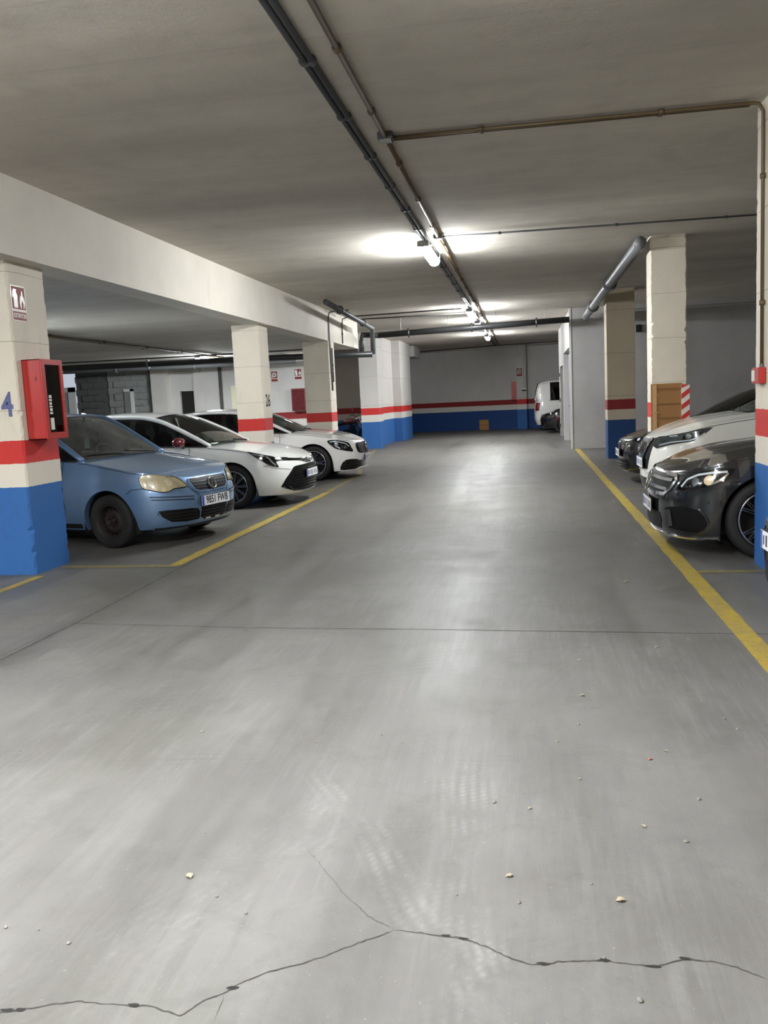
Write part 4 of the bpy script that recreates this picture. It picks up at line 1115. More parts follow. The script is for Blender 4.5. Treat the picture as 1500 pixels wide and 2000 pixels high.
        def spatch(nm, a, b, mat, o=0.0, t0=0.0, t1=1.0, n=10, skew=0.0, parent=e):
            rows = []
            for i in range(n + 1):
                x = a + (b - a) * i / n
                rows.append([sidept(min(x + skew * (t0 + (t1 - t0) * j / 6), x0 - .001), t0 + (t1 - t0) * j / 6, o) for j in range(7)])
            return MB().grid(rows).build(nm, mat, parent, smooth=True)
        xB, xC = p['xB'], p['xC']
        spatch('side_window', x0 - .02, xB + .03, gm, 0, .02, .98, 14)
        spatch('side_window', xB - .03, xC, p.get('rearglass', gm), 0, .02, .98, 12)
        spatch('door_post', xB + .045, xB - .045, M_gloss, .004, 0, 1, 3, p.get('bskew', -.05))
        if p.get('xA2'): spatch('quarter_post', p['xA2'] + .02, p['xA2'] - .02, M_gloss, .004, 0, 1, 2)
        spatch('rear_quarter', xC + .05, x1, paint, .004, -.02, 1, 10)
        # rubber or chrome strip along the waist
        ww = [sidept(x0 - .03 + (xC - x0 + .03) * i / 24, 0.0, .012) for i in range(25)]
        MB().tube(ww, .010, 6).build('waist_strip', p.get('waistmat', M_blackpl), e, smooth=True)
    for sg in (1, -1):
        wheel(e, 0, sg * (B.W - .025 - p.get('tw', .2) / 2), r, p.get('tw', .2), p.get('rimf', .66), p['wheel'], sg, p.get('wmats', (M_alloyd, M_alloy)))
        wheel(e, -WB, sg * (B.W - .025 - p.get('tw', .2) / 2), r, p.get('tw', .2), p.get('rimf', .66), p['wheel'], sg, p.get('wmats', (M_alloyd, M_alloy)))
    # panel gaps: bonnet edge, door fronts, sill
    for sg in (1, -1):
        xd1 = p.get('door', -.62)
        a = B.fx(xd1); za = B.zsh(a)
        B.stripe('panel_gap', [(sg * B.fx(xd1 - .02), za - .01), (sg * B.fx(xd1), .62), (sg * B.fx(xd1 + .015), .42), (sg * B.fx(xd1 - .04), sill + .06)], .007, M_gap, e)
        a2 = B.fx(xB); z2_ = B.zsh(a2)
        B.stripe('panel_gap', [(sg * B.fx(xB), z2_ - .01), (sg * B.fx(xB), sill + .08)], .007, M_gap, e)
        B.stripe('panel_gap', [(sg * (B.fy(.42) + (B.fx(xa) - B.fy(.42)) * i / 10), B.zsh(B.fy(.42) + (B.fx(xa) - B.fy(.42)) * i / 10) - .018) for i in range(11)], .006, M_gap, e)
        if p.get('sillmat'): B.stripe('sill_trim', [(sg * B.fx(-R - .06), sill + .03), (sg * B.fx(-WB + R + .06), sill + .03)], .05, p['sillmat'], e, .006)
        hx, hz = xB + .22, B.zsh_(xB) - .12
        q = B.map(sg * B.fx(hx), hz, .022)
        MB().tube([q + Vector((.10, -sg * .02, 0)), q + Vector((.08, 0, 0)), q + Vector((-.08, 0, .004)), q + Vector((-.10, -sg * .02, .004))], .012, 8).build('door_handle', paint, e, smooth=True)
        # mirror
        mx, mz = p.get('mirror', (x0 - .40, B.zsh_(x0 - .4) + .07))
        yb_ = B.P(sg * B.fx(mx), B.zsh_(mx)).y
        mr = MB(); rows = []
        for i in range(11):
            f = i / 10 * PI
            rows.append([(mx + .085 * math.cos(b) * math.sin(f) ** .6 + .02, yb_ + sg * (.17 - .12 * math.cos(f)), mz + .075 * math.sin(b) * math.sin(f) ** .6) for b in [k * 2 * PI / 14 for k in range(14)]])
        mr.grid(rows, True)
        mo = mr.build('door_mirror', p.get('mirmat', paint), e, smooth=True)
        MB().tube([(mx, yb_ - sg * .03, mz - .07), (mx + .01, yb_ + sg * .03, mz - .075), (mx + .01, yb_ + sg * .12, mz - .05)], [.03, .024, .02], 8).build('mirror_stalk', M_blackpl, mo, smooth=True)
    # wiper
    for y0, y1 in ((.45, -.1), (-.15, -.6)):
        pa = [skin(x0 - .012 - .05 * (i / 8), (y0 + (y1 - y0) * i / 8) / ry(x0), .012) for i in range(9)]
        MB().tube(pa, .009, 6).build('wiper', M_blackpl, e, smooth=True)
    return e, B
def both(f):
    for sg in (1, -1): f(sg)
def ellipse(c, z, ra, rz_, k=18, tilt=0.0):
    o = []
    for t in range(k):
        u, v = ra * math.cos(t * 2 * PI / k), rz_ * math.sin(t * 2 * PI / k)
        o.append((c + u * math.cos(tilt) - v * math.sin(tilt), z + u * math.sin(tilt) + v * math.cos(tilt)))
    return o
def mir(pts, sg): return [(sg * a, z) for a, z in pts] if sg > 0 else [(sg * a, z) for a, z in pts][::-1]
def smooth_poly(pts, k=3):
    """Catmull-Rom closed outline"""
    n = len(pts); out = []
    for i in range(n):
        p0, p1, p2, p3 = pts[i - 1], pts[i], pts[(i + 1) % n], pts[(i + 2) % n]
        for j in range(k):
            t = j / k
            out.append(tuple(.5 * (2 * p1[d] + (p2[d] - p0[d]) * t + (2 * p0[d] - 5 * p1[d] + 4 * p2[d] - p3[d]) * t * t + (-p0[d] + 3 * p1[d] - 3 * p2[d] + p3[d]) * t ** 3) for d in (0, 1)))
    return out
# ------------------------------------------------------------------ the cars
PAINT_BLUE = carpaint('paint_blue', (104, 138, 178), 0.5, 0.10, 0.38)
PAINT_WHITE = carpaint('paint_white', (232, 231, 228), 0.0, 0.0, 0.3)
PAINT_PEARL = carpaint('paint_pearl', (226, 228, 226), 0.0, 0.01, 0.3)
PAINT_CREAMY = carpaint('paint_offwhite', (236, 236, 228), 0.0, 0.0, 0.3)
PAINT_GREY = carpaint('paint_grey', (40, 42, 46), 0.6, 0.10, 0.25, 0.01)
PAINT_BLACK = carpaint('paint_black', (7, 7, 9), 0.0, 0.05, 0.25, 0.008)
POLO = dict(WB=2.465, r=.295, tw=.185, rimf=.62, wheel='steel', sill=.21, lip=.19, archgap=.05, n=2.5, xc=.22, tf=.93, cowl=-.42,
    xf=[(.17, .70), (.22, .775), (.30, .812), (.42, .83), (.53, .825), (.60, .805), (.66, .78), (.72, .745), (.76, .71)],
    xr=[(.2, -3.0), (.4, -3.08), (.7, -3.08), (.95, -3.02)],
    hw=[(.17, .75), (.25, .785), (.4, .818), (.55, .825), (.7, .815), (.80, .795), (.88, .77), (.98, .735)],
    zsh=[(.83, .722), (.76, .755), (.64, .79), (.5, .815), (.25, .85), (0, .89), (-.42, .95), (-1, .965), (-2, .98), (-3.1, 1.0)],
    rail=[(-.42, .685, .955), (-.78, .655, 1.17), (-1.08, .63, 1.335), (-1.3, .60, 1.42), (-1.8, .575, 1.445), (-2.4, .57, 1.42), (-2.75, .59, 1.31), (-3.0, .64, 1.01)],
    roof=(-1.22, -2.55), xB=-1.45, xC=-2.35, xA2=-.72, mirror=(-.92, 1.02), wsm=glass('windscreen_dusty', (0.50, 0.54, 0.50), 0.04, 0.10), sillmat=M_blackpl)
COROLLA = dict(WB=2.64, r=.322, tw=.215, rimf=.74, wheel=(10, (.011, .015), 0.0), sill=.19, lip=.17, n=2.5, xc=.30, tf=.94, cowl=-.36, archgap=.045,
    xf=[(.15, .84), (.2, .895), (.3, .925), (.45, .93), (.58, .91), (.66, .88), (.72, .82)],
    xr=[(.2, -3.3), (.4, -3.42), (.7, -3.44), (1.0, -3.38)],
    hw=[(.15, .80), (.25, .85), (.4, .888), (.58, .895), (.72, .88), (.82, .855), (.92, .82)],
    zsh=[(.93, .675), (.75, .725), (.5, .785), (.25, .835), (0, .875), (-.4, .915), (-1.5, .95), (-2.6, .99), (-3.44, 1.03)],
    rail=[(-.34, .765, .92), (-.8, .71, 1.16), (-1.2, .66, 1.325), (-1.5, .63, 1.38), (-2.0, .61, 1.395), (-2.6, .60, 1.355), (-3.1, .62, 1.20), (-3.36, .66, 1.04)],
    roof=(-1.32, -2.7), xB=-1.55, xC=-2.62, xA2=-.80, mirmat=plain('mirror_maroon', (96, 22, 26), 0.25, coat=0.6), wsm=glass('windscreen_green', (0.44, 0.50, 0.44)))
MERC = dict(WB=2.84, r=.335, tw=.225, rimf=.74, wheel=(5, (.014, .010), .16), sill=.19, lip=.16, n=2.45, xc=.28, tf=.93, cowl=-.46, archgap=.045, crease=.012,
    xf=[(.13, .78), (.18, .85), (.26, .875), (.45, .875), (.58, .855), (.68, .82), (.75, .76)],
    xr=[(.2, -3.75), (.4, -3.88), (.7, -3.90), (1.0, -3.82)],
    hw=[(.13, .82), (.25, .865), (.45, .90), (.62, .905), (.76, .885), (.86, .855), (.95, .82)],
    zsh=[(.875, .715), (.74, .75), (.52, .795), (.25, .845), (0, .885), (-.46, .925), (-1.5, .955), (-3, .985), (-3.9, .98)],
    rail=[(-.44, .765, .925), (-.9, .715, 1.15), (-1.3, .665, 1.315), (-1.65, .635, 1.37), (-2.1, .62, 1.385), (-2.7, .62, 1.345), (-3.1, .65, 1.22), (-3.5, .70, 1.03)],
    roof=(-1.48, -2.8), xB=-1.75, xC=-2.75, xA2=-.92, deck=-3.3, waistmat=M_chrome)
MERCG = dict(MERC); MERCG['xf'] = [(z, x - .04) for z, x in MERC['xf']]; MERCG['zsh'] = [(.835, .715), (.7, .75), (.5, .795)] + MERC['zsh'][3:]; MERCG['wheel'] = (5, (.016, .012), .15)
NISSAN = dict(WB=2.65, r=.35, tw=.225, rimf=.72, wheel=(5, (.02, .018), .15), sill=.26, lip=.24, n=2.5, xc=.28, tf=.94, cowl=-.44, crease=.014,
    xf=[(.20, .84), (.28, .89), (.42, .92), (.58, .92), (.72, .905), (.82, .875), (.90, .82)],
    xr=[(.25, -3.3), (.5, -3.42), (.8, -3.44), (1.15, -3.36)],
    hw=[(.20, .83), (.35, .885), (.55, .905), (.80, .90), (.96, .875), (1.06, .845), (1.14, .81)],
    zsh=[(.92, .865), (.75, .92), (.5, .98), (.2, 1.035), (-.1, 1.075), (-.44, 1.105), (-1, 1.125), (-2.6, 1.16), (-3.44, 1.20)],
    rail=[(-.42, .755, 1.105), (-.85, .71, 1.33), (-1.2, .665, 1.49), (-1.5, .635, 1.57), (-2.1, .62, 1.60), (-2.7, .62, 1.55), (-3.15, .65, 1.40), (-3.38, .69, 1.20)],
    roof=(-1.34, -2.8), bow=.27, xB=-1.6, xC=-2.65, xA2=-.85)
HATCH = dict(COROLLA); HATCH['mirmat'] = PAINT_BLACK

e_polo, B = build_car('hatchback_car', POLO, PAINT_BLUE, (-4.30, 9.42, 0), math.radians(-15.5), 'dusty blue hatchback with black steel wheels beside column 4', M_glassc)
e_cor, B2 = build_car('hatchback_car', COROLLA, PAINT_PEARL, (-4.20, 12.74, 0), math.radians(-3), 'white hatchback with maroon door mirrors beside the blue car')
e_mw, B3 = build_car('saloon_car', MERC, PAINT_WHITE, (-4.05, 16.82, 0), 0.0, 'white saloon with wide black lower intake behind column 26')
e_mg, B4 = build_car('saloon_car', MERCG, PAINT_GREY, (1.95, 8.32, 0), PI, 'dark grey saloon with oval bumper intake beside call point column')
e_ns, B5 = build_car('crossover_car', NISSAN, PAINT_CREAMY, (2.29, 10.95, 0), PI, 'white crossover with chrome V grille in front of the cardboard column')
e_bk, B6 = build_car('hatchback_car', HATCH, PAINT_BLACK, (2.36, 14.2, 0), PI, 'glossy black hatchback behind the cardboard column')
e_ed, B7 = build_car('saloon_car', dict(MERCG), PAINT_BLACK, (2.28, 5.36, 0), PI, 'black car with glittering headlamp just before the call point column')
# ------------------------------------------------------------------ car details (parts on the skins)
M_amber = plain('yellowed_lens', (214, 198, 160), 0.25, coat=1.0, var=0.22, scale=14)
M_mesh = plain('grille_mesh', (7, 7, 8), 0.5, var=0.4, scale=90, spec=0.25)
M_bar = plain('dull_bar', (70, 72, 78), 0.35, 0.5)
M_amber2 = plain('yellowed_reflector', (226, 214, 184), 0.3, coat=0.8, var=0.3, scale=30)
M_dchrome = plain('dark_chrome', (120, 120, 126), 0.2, 1.0, var=0.1)
def sym(half):
    """half outline from top centre to bottom centre on the + side -> full closed outline"""
    return [(a, z) for a, z in half] + [(-a, z) for a, z in half[::-1] if abs(a) > 1e-6]
def headlamp(B, e, outline, sg, base=M_dark, bits=(), lens=True, off=.006, rim=True):
    h = B.panel('headlamp', mir(outline, sg), base, e, off)
    if rim: pass
    for kind, a, z, r, m in bits:
        if kind == 'o': B.panel('lamp_reflector', ellipse(sg * a, z, r, r), m, h, off + .004, back=0.0)
        else: B.stripe('lamp_strip', [(sg * q[0], q[1]) for q in a], r, m, h, off + .004)
    if lens:
        B.panel('lamp_lens', mir(outline, sg), M_lens, h, off + .012, back=-(off + .002))
    B.stripe('lamp_seam', [(sg * a, z) for a, z in outline + outline[:1]], .009, M_gap, h, off + .001)
    return h
# --- blue hatchback
e, b = e_polo, B
HL = smooth_poly([(.93, .775), (.86, .80), (.72, .795), (.60, .775), (.51, .745), (.45, .70), (.41, .642), (.47, .632), (.58, .628), (.64, .606), (.72, .600), (.80, .622), (.90, .650), (.935, .70)])
for sg in (1, -1):
    headlamp(b, e, HL, sg, M_amber, (('o', .79, .715, .055, M_amber2), ('o', .62, .70, .045, M_amber2), ('o', .70, .632, .026, M_amber2)))
    o = b.panel('bumper_intake', mir(smooth_poly([(.80, .40), (.55, .402), (.31, .388), (.28, .30), (.30, .268), (.48, .260), (.66, .274), (.76, .335)], 2), sg), M_mesh, e, .003)
    for z in (.295, .33, .365): b.stripe('intake_slat', [(sg * .32, z), (sg * .72, z + .003)], .010, M_blackpl, o, .008)
    b.stripe('intake_rim', [(sg * q[0], q[1]) for q in ((.80, .402), (.76, .335), (.66, .270), (.48, .255), (.29, .262))], .010, PAINT_BLUE, e, .010)
    b.stripe('bumper_moulding', [(sg * .86, .558), (sg * .35, .528)], .010, M_gap, e, .003)
    b.stripe('bumper_moulding', [(sg * .85, .528), (sg * .35, .494)], .008, M_gap, e, .003)
    b.stripe('bumper_moulding', [(sg * .85, .543), (sg * .35, .511)], .020, PAINT_BLUE, e, .008)
    b.stripe('panel_gap', [(sg * 1.12, .60), (sg * 1.06, .640), (sg * .93, .652), (sg * .88, .640)], .007, M_gap, e)
    b.stripe('panel_gap', [(sg * .40, .64), (sg * .36, .60), (sg * .31, .56), (sg * .27, .53)], .008, M_gap, e)
g = b.panel('grille', sym([(0, .718), (.33, .716), (.36, .68), (.31, .60), (.25, .575), (0, .57)]), M_mesh, e, .004)
for z, w in ((.605, .28), (.638, .31), (.671, .335)): b.stripe('grille_bar', [(-w, z), (w, z)], .009, M_bar, g, .010)
b.stripe('grille_frame', [(-.35, .712), (-.365, .68), (-.315, .595), (-.25, .568), (0, .562), (.25, .568), (.315, .595), (.365, .68), (.35, .712)], .014, PAINT_BLUE, g, .012)
badge_ring(b, e, .645, .062, .022, 0, 'vw')
lo = b.panel('lower_grille', sym([(0, .408), (.25, .408), (.26, .285), (.20, .255), (0, .25)]), M_mesh, e, .003)
for z in (.285, .318, .352, .386): b.stripe('grille_bar', [(-.24, z), (.24, z)], .010, M_blackpl, lo, .010)
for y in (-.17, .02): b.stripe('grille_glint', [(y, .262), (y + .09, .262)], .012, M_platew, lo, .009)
b.stripe('bumper_lip', [(i * .06, .205) for i in range(-14, 15)], .018, M_blackpl, e, .004)
plate(b, e, '9851 FWB', .462, off=.016)
zb = 1.36
rm = MB().box((-1.02, 0, 1.34), (.03, .22, .07)).tube([(-1.02, 0, 1.34), (-1.0, 0, 1.44)], .01, 6).build('rear_view_mirror', M_blackpl, e, bevel=.01)
af = MB().box((-.99, 0, 1.13), (.012, .07, .13)).tube([(-.99, 0, 1.19), (-1.01, 0, 1.32)], .003, 5).build('air_freshener', plain('freshener_mint', (176, 205, 190), 0.6), e)
# --- white hatchback with maroon mirrors
e, b = e_cor, B2
HL = [(1.29, .822), (1.15, .80), (1.0, .775), (.80, .745), (.60, .722), (.62, .690), (.83, .676), (.855, .655), (.83, .588), (.90, .605), (.98, .636), (1.08, .705), (1.18, .757)]
for sg in (1, -1):
    headlamp(b, e, HL, sg, M_gloss, (('s', [(1.20, .785), (1.02, .752), (.94, .742), (.915, .70), (.90, .65), (.855, .605)], None, .020, M_drl), ('s', [(1.13, .755), (1.0, .728)], None, .018, M_refl), ('o', 1.0, .685, .022, M_refl), ('s', [(.90, .722), (.66, .703)], None, .012, M_dchrome)) if False else (), True)
    h = [c for c in e.children if c.name.startswith('headlamp')][-1]
    b.stripe('daylight_strip', [(sg * q[0], q[1]) for q in ((1.22, .792), (1.05, .762), (.96, .748))], .016, M_refl, h, .012)
    b.stripe('daylight_strip', [(sg * q[0], q[1]) for q in ((.97, .742), (.93, .715), (.91, .66), (.865, .612))], .022, M_drl, h, .012)
    b.stripe('daylight_strip', [(sg * q[0], q[1]) for q in ((.90, .725), (.68, .708))], .010, M_dchrome, h, .012)
    b.panel('lamp_reflector', ellipse(sg * 1.06, .725, .024, .018), M_refl, h, .011, back=0)
    b.stripe('bumper_crease', [(sg * .83, .575), (sg * .62, .545)], .012, PAINT_PEARL, e, .006)
    b.stripe('fog_trim', [(sg * .70, .30), (sg * .60, .235)], .014, M_dchrome, e, .016)
    b.panel('parking_sensor', ellipse(sg * .78, .285, .014, .014, 10), M_refl, e, .012)
    b.stripe('panel_gap', [(sg * 1.05, .60), (sg * .98, .62), (sg * .90, .60)], .005, M_gap, e)
nb = b.panel('nose_bar', sym([(0, .688), (.3, .695), (.60, .716), (.85, .735), (.88, .70), (.80, .678), (.46, .655), (.3, .640), (.12, .606), (0, .60)]), M_gloss, e, .005)
b.stripe('nose_bar_trim', [(-.8, .722), (-.3, .682), (0, .674), (.3, .682), (.8, .722)], .006, M_dchrome, nb, .010)
g = b.panel('grille', sym([(0, .588), (.10, .588), (.50, .578), (.56, .563), (.64, .50), (.73, .42), (.83, .296), (.72, .255), (.57, .214), (.3, .200), (0, .196)]), M_mesh, e, .005)
for k in range(8): b.stripe('grille_bar', [(-.55 - .02 * (7 - k), .25 + k * .04), (.55 + .02 * (7 - k), .25 + k * .04)], .008, M_gloss, g, .010)
b.stripe('grille_lip', [(-.58, .222), (-.3, .206), (0, .203), (.3, .206), (.58, .222)], .014, M_alloy, g, .016)
badge_ring(b, e, .645, .05, .025, 0, 'ovals')
plate(b, e, '', .452, off=.028)
fin = MB().grid([[(-2.78 + .17 * t, y * (1 - t) * .02 if False else 0, 1.425) for t in (0, 1)], [(-2.78, 0, 1.49), (-2.70, 0, 1.45)]])
fn = MB(); fn.add([(-2.86, -.025, 1.39), (-2.86, .025, 1.39), (-2.64, .012, 1.43), (-2.64, -.012, 1.43), (-2.84, 0, 1.50), (-2.79, 0, 1.49)], [(0, 1, 2, 3), (0, 4, 1), (1, 4, 5, 2), (0, 3, 5, 4), (2, 5, 3)]); fn.build('antenna_fin', PAINT_PEARL, e)
# --- white saloon
e, b = e_mw, B3
HL = smooth_poly([(1.21, .741), (1.17, .763), (1.05, .766), (.92, .748), (.83, .722), (.75, .69), (.72, .606), (.69, .548), (.72, .532), (.84, .552), (1.0, .592), (1.10, .640)], 2)
for sg in (1, -1):
    headlamp(b, e, HL, sg, M_gloss, (), True)
    h = [c for c in e.children if c.name.startswith('headlamp')][-1]
    b.stripe('daylight_strip', [(sg * q[0], q[1]) for q in ((1.16, .735), (1.05, .74), (.92, .715), (.82, .68), (.77, .63))], .016, M_drl, h, .012)
    b.panel('lamp_reflector', ellipse(sg * 1.03, .68, .040, .034), M_refl, h, .012, back=0)
    b.panel('lamp_reflector', ellipse(sg * .86, .62, .032, .030), M_refl, h, .012, back=0)
    b.stripe('daylight_strip', [(sg * q[0], q[1]) for q in ((1.06, .655), (1.0, .625), (.97, .60))], .020, M_drl, h, .012)
g = b.panel('grille', sym([(0, .692), (.42, .690), (.53, .674), (.565, .602), (.53, .515), (.45, .482), (0, .472)]), M_mesh, e, .006)
for k in range(-9, 10): b.stripe('grille_bar', [(k * .052, .49 + abs(k) * .0015), (k * .054, .682 - abs(k) * .001)], .012, M_dchrome if k % 2 else M_alloy, g, .012)
badge_ring(b, e, .585, .075, .03, 0, 'star')
it = b.panel('bumper_intake', sym([(0, .335), (.50, .350), (.60, .378), (.77, .389), (.88, .381), (.95, .334), (1.0, .251), (1.0, .190), (.87, .180), (.64, .186), (.47, .222), (0, .222)]), M_gloss, e, .004)
for sg in (1, -1): b.stripe('intake_slat', [(sg * .62, .30), (sg * .95, .28)], .012, M_blackpl, it, .010); b.stripe('intake_slat', [(sg * .62, .25), (sg * .97, .23)], .012, M_blackpl, it, .010); b.panel('parking_sensor', ellipse(sg * .90, .352, .014, .012, 10), M_refl, it, .010)
b.stripe('bumper_lip', [(-.98 + i * .07, .178 + .02 * (abs(-.98 + i * .07) < .5)) for i in range(29)], .012, PAINT_WHITE, e, .012)
plate(b, e, '', .395, off=.028)
# --- dark grey saloon
def grey_front(e, b, paint, text='', pz=.405):
    HL = smooth_poly([(.69, .583), (.74, .665), (.80, .708), (.90, .745), (1.06, .770), (1.19, .772), (1.21, .750), (1.14, .681), (1.05, .639), (.93, .600), (.81, .580)], 2)
    for sg in (1, -1):
        headlamp(b, e, HL, sg, M_gloss, (), True)
        h = [c for c in e.children if c.name.startswith('headlamp')][-1]
        b.stripe('daylight_strip', [(sg * q[0], q[1]) for q in ((.74, .61), (.79, .675), (.88, .715), (1.02, .738), (1.14, .745))], .018, M_drl, h, .012)
        b.stripe('daylight_strip', [(sg * q[0], q[1]) for q in ((1.15, .735), (1.10, .685), (1.04, .655), (.98, .635))], .018, M_refl, h, .012)
        b.panel('lamp_reflector', ellipse(sg * .99, .675, .042, .040), plain('lamp_bulb_cream', (236, 214, 182), 0.2, coat=1.0, var=0.15), h, .014, back=0)
        b.panel('lamp_reflector', ellipse(sg * .875, .66, .035, .032), M_refl, h, .012, back=0)
        for k in range(3): b.panel('lamp_bead', ellipse(sg * (.80 + k * .035), .615 + k * .006, .012, .011, 10), M_refl, h, .012, back=0)
        it = b.panel('bumper_intake', mir(smooth_poly([(.52, .398), (.63, .428), (.80, .446), (.91, .425), (.97, .374), (1.0, .313), (.98, .26), (.92, .228), (.79, .234), (.60, .248), (.55, .321)], 2), sg), M_dark, e, .003)
        b.stripe('intake_rim', [(sg * q[0], q[1]) for q in ((.50, .40), (.63, .434), (.80, .452), (.92, .430), (.98, .374), (1.012, .313), (.99, .255), (.92, .222), (.79, .226), (.60, .240))], .010, paint, it, .012)
        b.panel('intake_blade', mir([(.53, .395), (.63, .405), (.67, .262), (.60, .252), (.56, .32)], sg), paint, it, .014)
        b.panel('parking_sensor', ellipse(sg * 1.0, .49, .013, .013, 10), M_gap, e, .004)
    g = b.panel('grille', sym([(0, .700), (.45, .704), (.62, .700), (.66, .66), (.60, .58), (.50, .525), (0, .505)]), M_mesh, e, .005)
    b.stripe('grille_frame', [(-.45, .702), (-.62, .697), (-.655, .66), (-.60, .585), (-.50, .53), (0, .510), (.50, .53), (.60, .585), (.655, .66), (.62, .697), (.45, .702)], .030, M_chrome, g, .014)
    for z, w in ((.655, .60), (.575, .54)): b.stripe('grille_bar', [(-w, z), (w, z)], .026, M_alloy, g, .016)
    badge_ring(b, e, .612, .095, .035, 0, 'star')
    b.panel('lower_intake', sym([(0, .36), (.40, .36), (.46, .30), (.44, .215), (0, .21)]), M_mesh, e, .004)
    b.stripe('splitter_strip', [(-1.10 + i * .055, .170 + .012 * (abs(-1.10 + i * .055) > .95)) for i in range(41)], .016, M_chrome, e, .012)
    plate(b, e, text, pz, off=.030)
grey_front(e_mg, B4, PAINT_GREY)
grey_front(e_ed, B7, PAINT_BLACK, '', .50)
# --- white crossover
e, b = e_ns, B5
HL = [(.48, .790), (.48, .862), (.55, .893), (.88, .930), (1.08, .962), (1.29, .992), (1.18, .920), (1.06, .851), (1.0, .842), (.83, .819), (.57, .765)]
for sg in (1, -1):
    headlamp(b, e, HL, sg, plain('lamp_smoke', (84, 92, 94), 0.15, coat=1.0, var=0.5, scale=10), (), True)
    h = [c for c in e.children if c.name.startswith('headlamp')][-1]
    b.panel('lamp_reflector', mir([(.93, .92), (1.08, .945), (1.20, .955), (1.10, .885), (1.0, .862), (.93, .86)], sg), M_gloss, h, .010, back=0)
    b.panel('lamp_reflector', ellipse(sg * 1.0, .90, .036, .028), M_refl, h, .013, back=0)
    b.stripe('daylight_strip', [(sg * q[0], q[1]) for q in ((1.20, .935), (1.12, .882), (1.03, .858), (.80, .834), (.62, .795))], .014, M_drl, h, .013)
    b.stripe('daylight_strip', [(sg * q[0], q[1]) for q in ((.62, .86), (.66, .82), (.70, .85))], .014, M_refl, h, .013)
    b.stripe('daylight_strip', [(sg * q[0], q[1]) for q in ((.74, .90), (.86, .912))], .018, M_drl, h, .013)
    b.stripe('bumper_lip', [(sg * q[0], q[1]) for q in ((.30, .462), (.40, .47), (.50, .50))], .012, PAINT_CREAMY, e, .010)
g = b.panel('grille', sym([(0, .862), (.30, .872), (.47, .880), (.475, .80), (.45, .73), (.42, .64), (.36, .505), (0, .49)]), M_mesh, e, .006)
for z in (.80, .76, .72, .68): b.stripe('grille_bar', [(-.22, z), (.22, z)], .012, M_gloss, g, .012)
for sg in (1, -1): b.stripe('v_strip', [(sg * q[0], q[1]) for q in ((.40, .872), (.34, .80), (.27, .71), (.20, .655), (.0, .640))], .055, M_dchrome, g, .020)
badge_ring(b, e, .765, .058, .035, 0, 'bar')
b.panel('bumper_skirt', sym([(0, .40), (.45, .40), (.62, .37), (.80, .33), (.98, .30), (1.04, .262), (.80, .25), (0, .25)]), M_blackpl, e, .005)
b.stripe('skirt_strip', [(-.7 + i * .1, .285) for i in range(15)], .012, M_dchrome, e, .012)
plate(b, e, '', .572, off=.026)
# --- black hatchback
e, b = e_bk, B6
for sg in (1, -1):
    headlamp(b, e, [(1.20, .80), (.95, .765), (.72, .735), (.60, .715), (.66, .66), (.85, .655), (1.0, .69), (1.12, .745)], sg, M_gloss, (), True)
    h = [c for c in e.children if c.name.startswith('headlamp')][-1]
    b.panel('lamp_reflector', ellipse(sg * .74, .695, .024, .020), M_drl, h, .012, back=0)
    b.panel('lamp_reflector', ellipse(sg * .92, .715, .028, .024), M_refl, h, .012, back=0)
    b.stripe('bumper_moulding', [(sg * .30, .575), (sg * .60, .585)], .014, M_dchrome, e, .010)
g = b.panel('grille', sym([(0, .68), (.30, .675), (.42, .65), (.36, .60), (0, .595)]), M_mesh, e, .005)
b.stripe('grille_frame', [(-.40, .655), (-.3, .678), (.3, .678), (.40, .655)], .008, M_dchrome, g, .010)
badge_ring(b, e, .64, .05, .025, 0, 'bar')
lo = b.panel('lower_grille', sym([(0, .38), (.55, .385), (.62, .30), (.50, .22), (0, .21)]), M_mesh, e, .004)
for z in (.245, .285, .325): b.stripe('grille_bar', [(-.52, z), (.52, z)], .010, M_dchrome, lo, .012)
plate(b, e, '', .475, off=.028)
# ------------------------------------------------------------------ far van, far black car, motorcycles
VAN = dict(WB=3.0, r=.33, tw=.215, rimf=.68, wheel=(5, (.03, .03), 0.0), sill=.24, lip=.22, n=2.4, xc=.30, tf=.92, cowl=-.20, tr=.97, nr=5.0,
    xf=[(.2, .80), (.35, .88), (.6, .88), (.8, .84), (.95, .74)], xr=[(.25, -3.85), (.5, -3.93), (.9, -3.93), (1.2, -3.88)],
    hw=[(.2, .86), (.5, .94), (.9, .94), (1.1, .92), (1.2, .91)],
    zsh=[(.88, .92), (.6, 1.0), (.2, 1.08), (-.2, 1.13), (-1, 1.16), (-3.93, 1.18)],
    rail=[(-.15, .84, 1.14), (-.6, .80, 1.45), (-1.05, .77, 1.76), (-1.4, .75, 1.86), (-2.2, .75, 1.90), (-3.2, .75, 1.90), (-3.7, .78, 1.82), (-3.88, .84, 1.19)],
    roof=(-1.15, -3.6), xB=-1.35, xC=-3.35, xA2=-.55, bow_r=.05, deck=-3.9, cab_rear=-3.7)
e_van, BV = build_car('van', VAN, PAINT_WHITE, (4.2, 35.3, 0), 0.0, 'white passenger van parked by the end wall')
for sg in (1, -1):
    BV.panel('tail_lamp', mir([(BV.fx(-3.70), 1.10), (BV.fx(-3.87), 1.10), (BV.fx(-3.87), .78), (BV.fx(-3.74), .80)], -sg), M_taill, e_van, .010)
    BV.panel('headlamp', mir([(.55, .80), (.95, .92), (1.0, .80), (.62, .70)], sg), M_refl, e_van, .008)
e_bk2, B8 = build_car('hatchback_car', HATCH, PAINT_BLACK, (1.42, 32.9, 0), PI, 'glossy black hatchback parked in front of the white van')
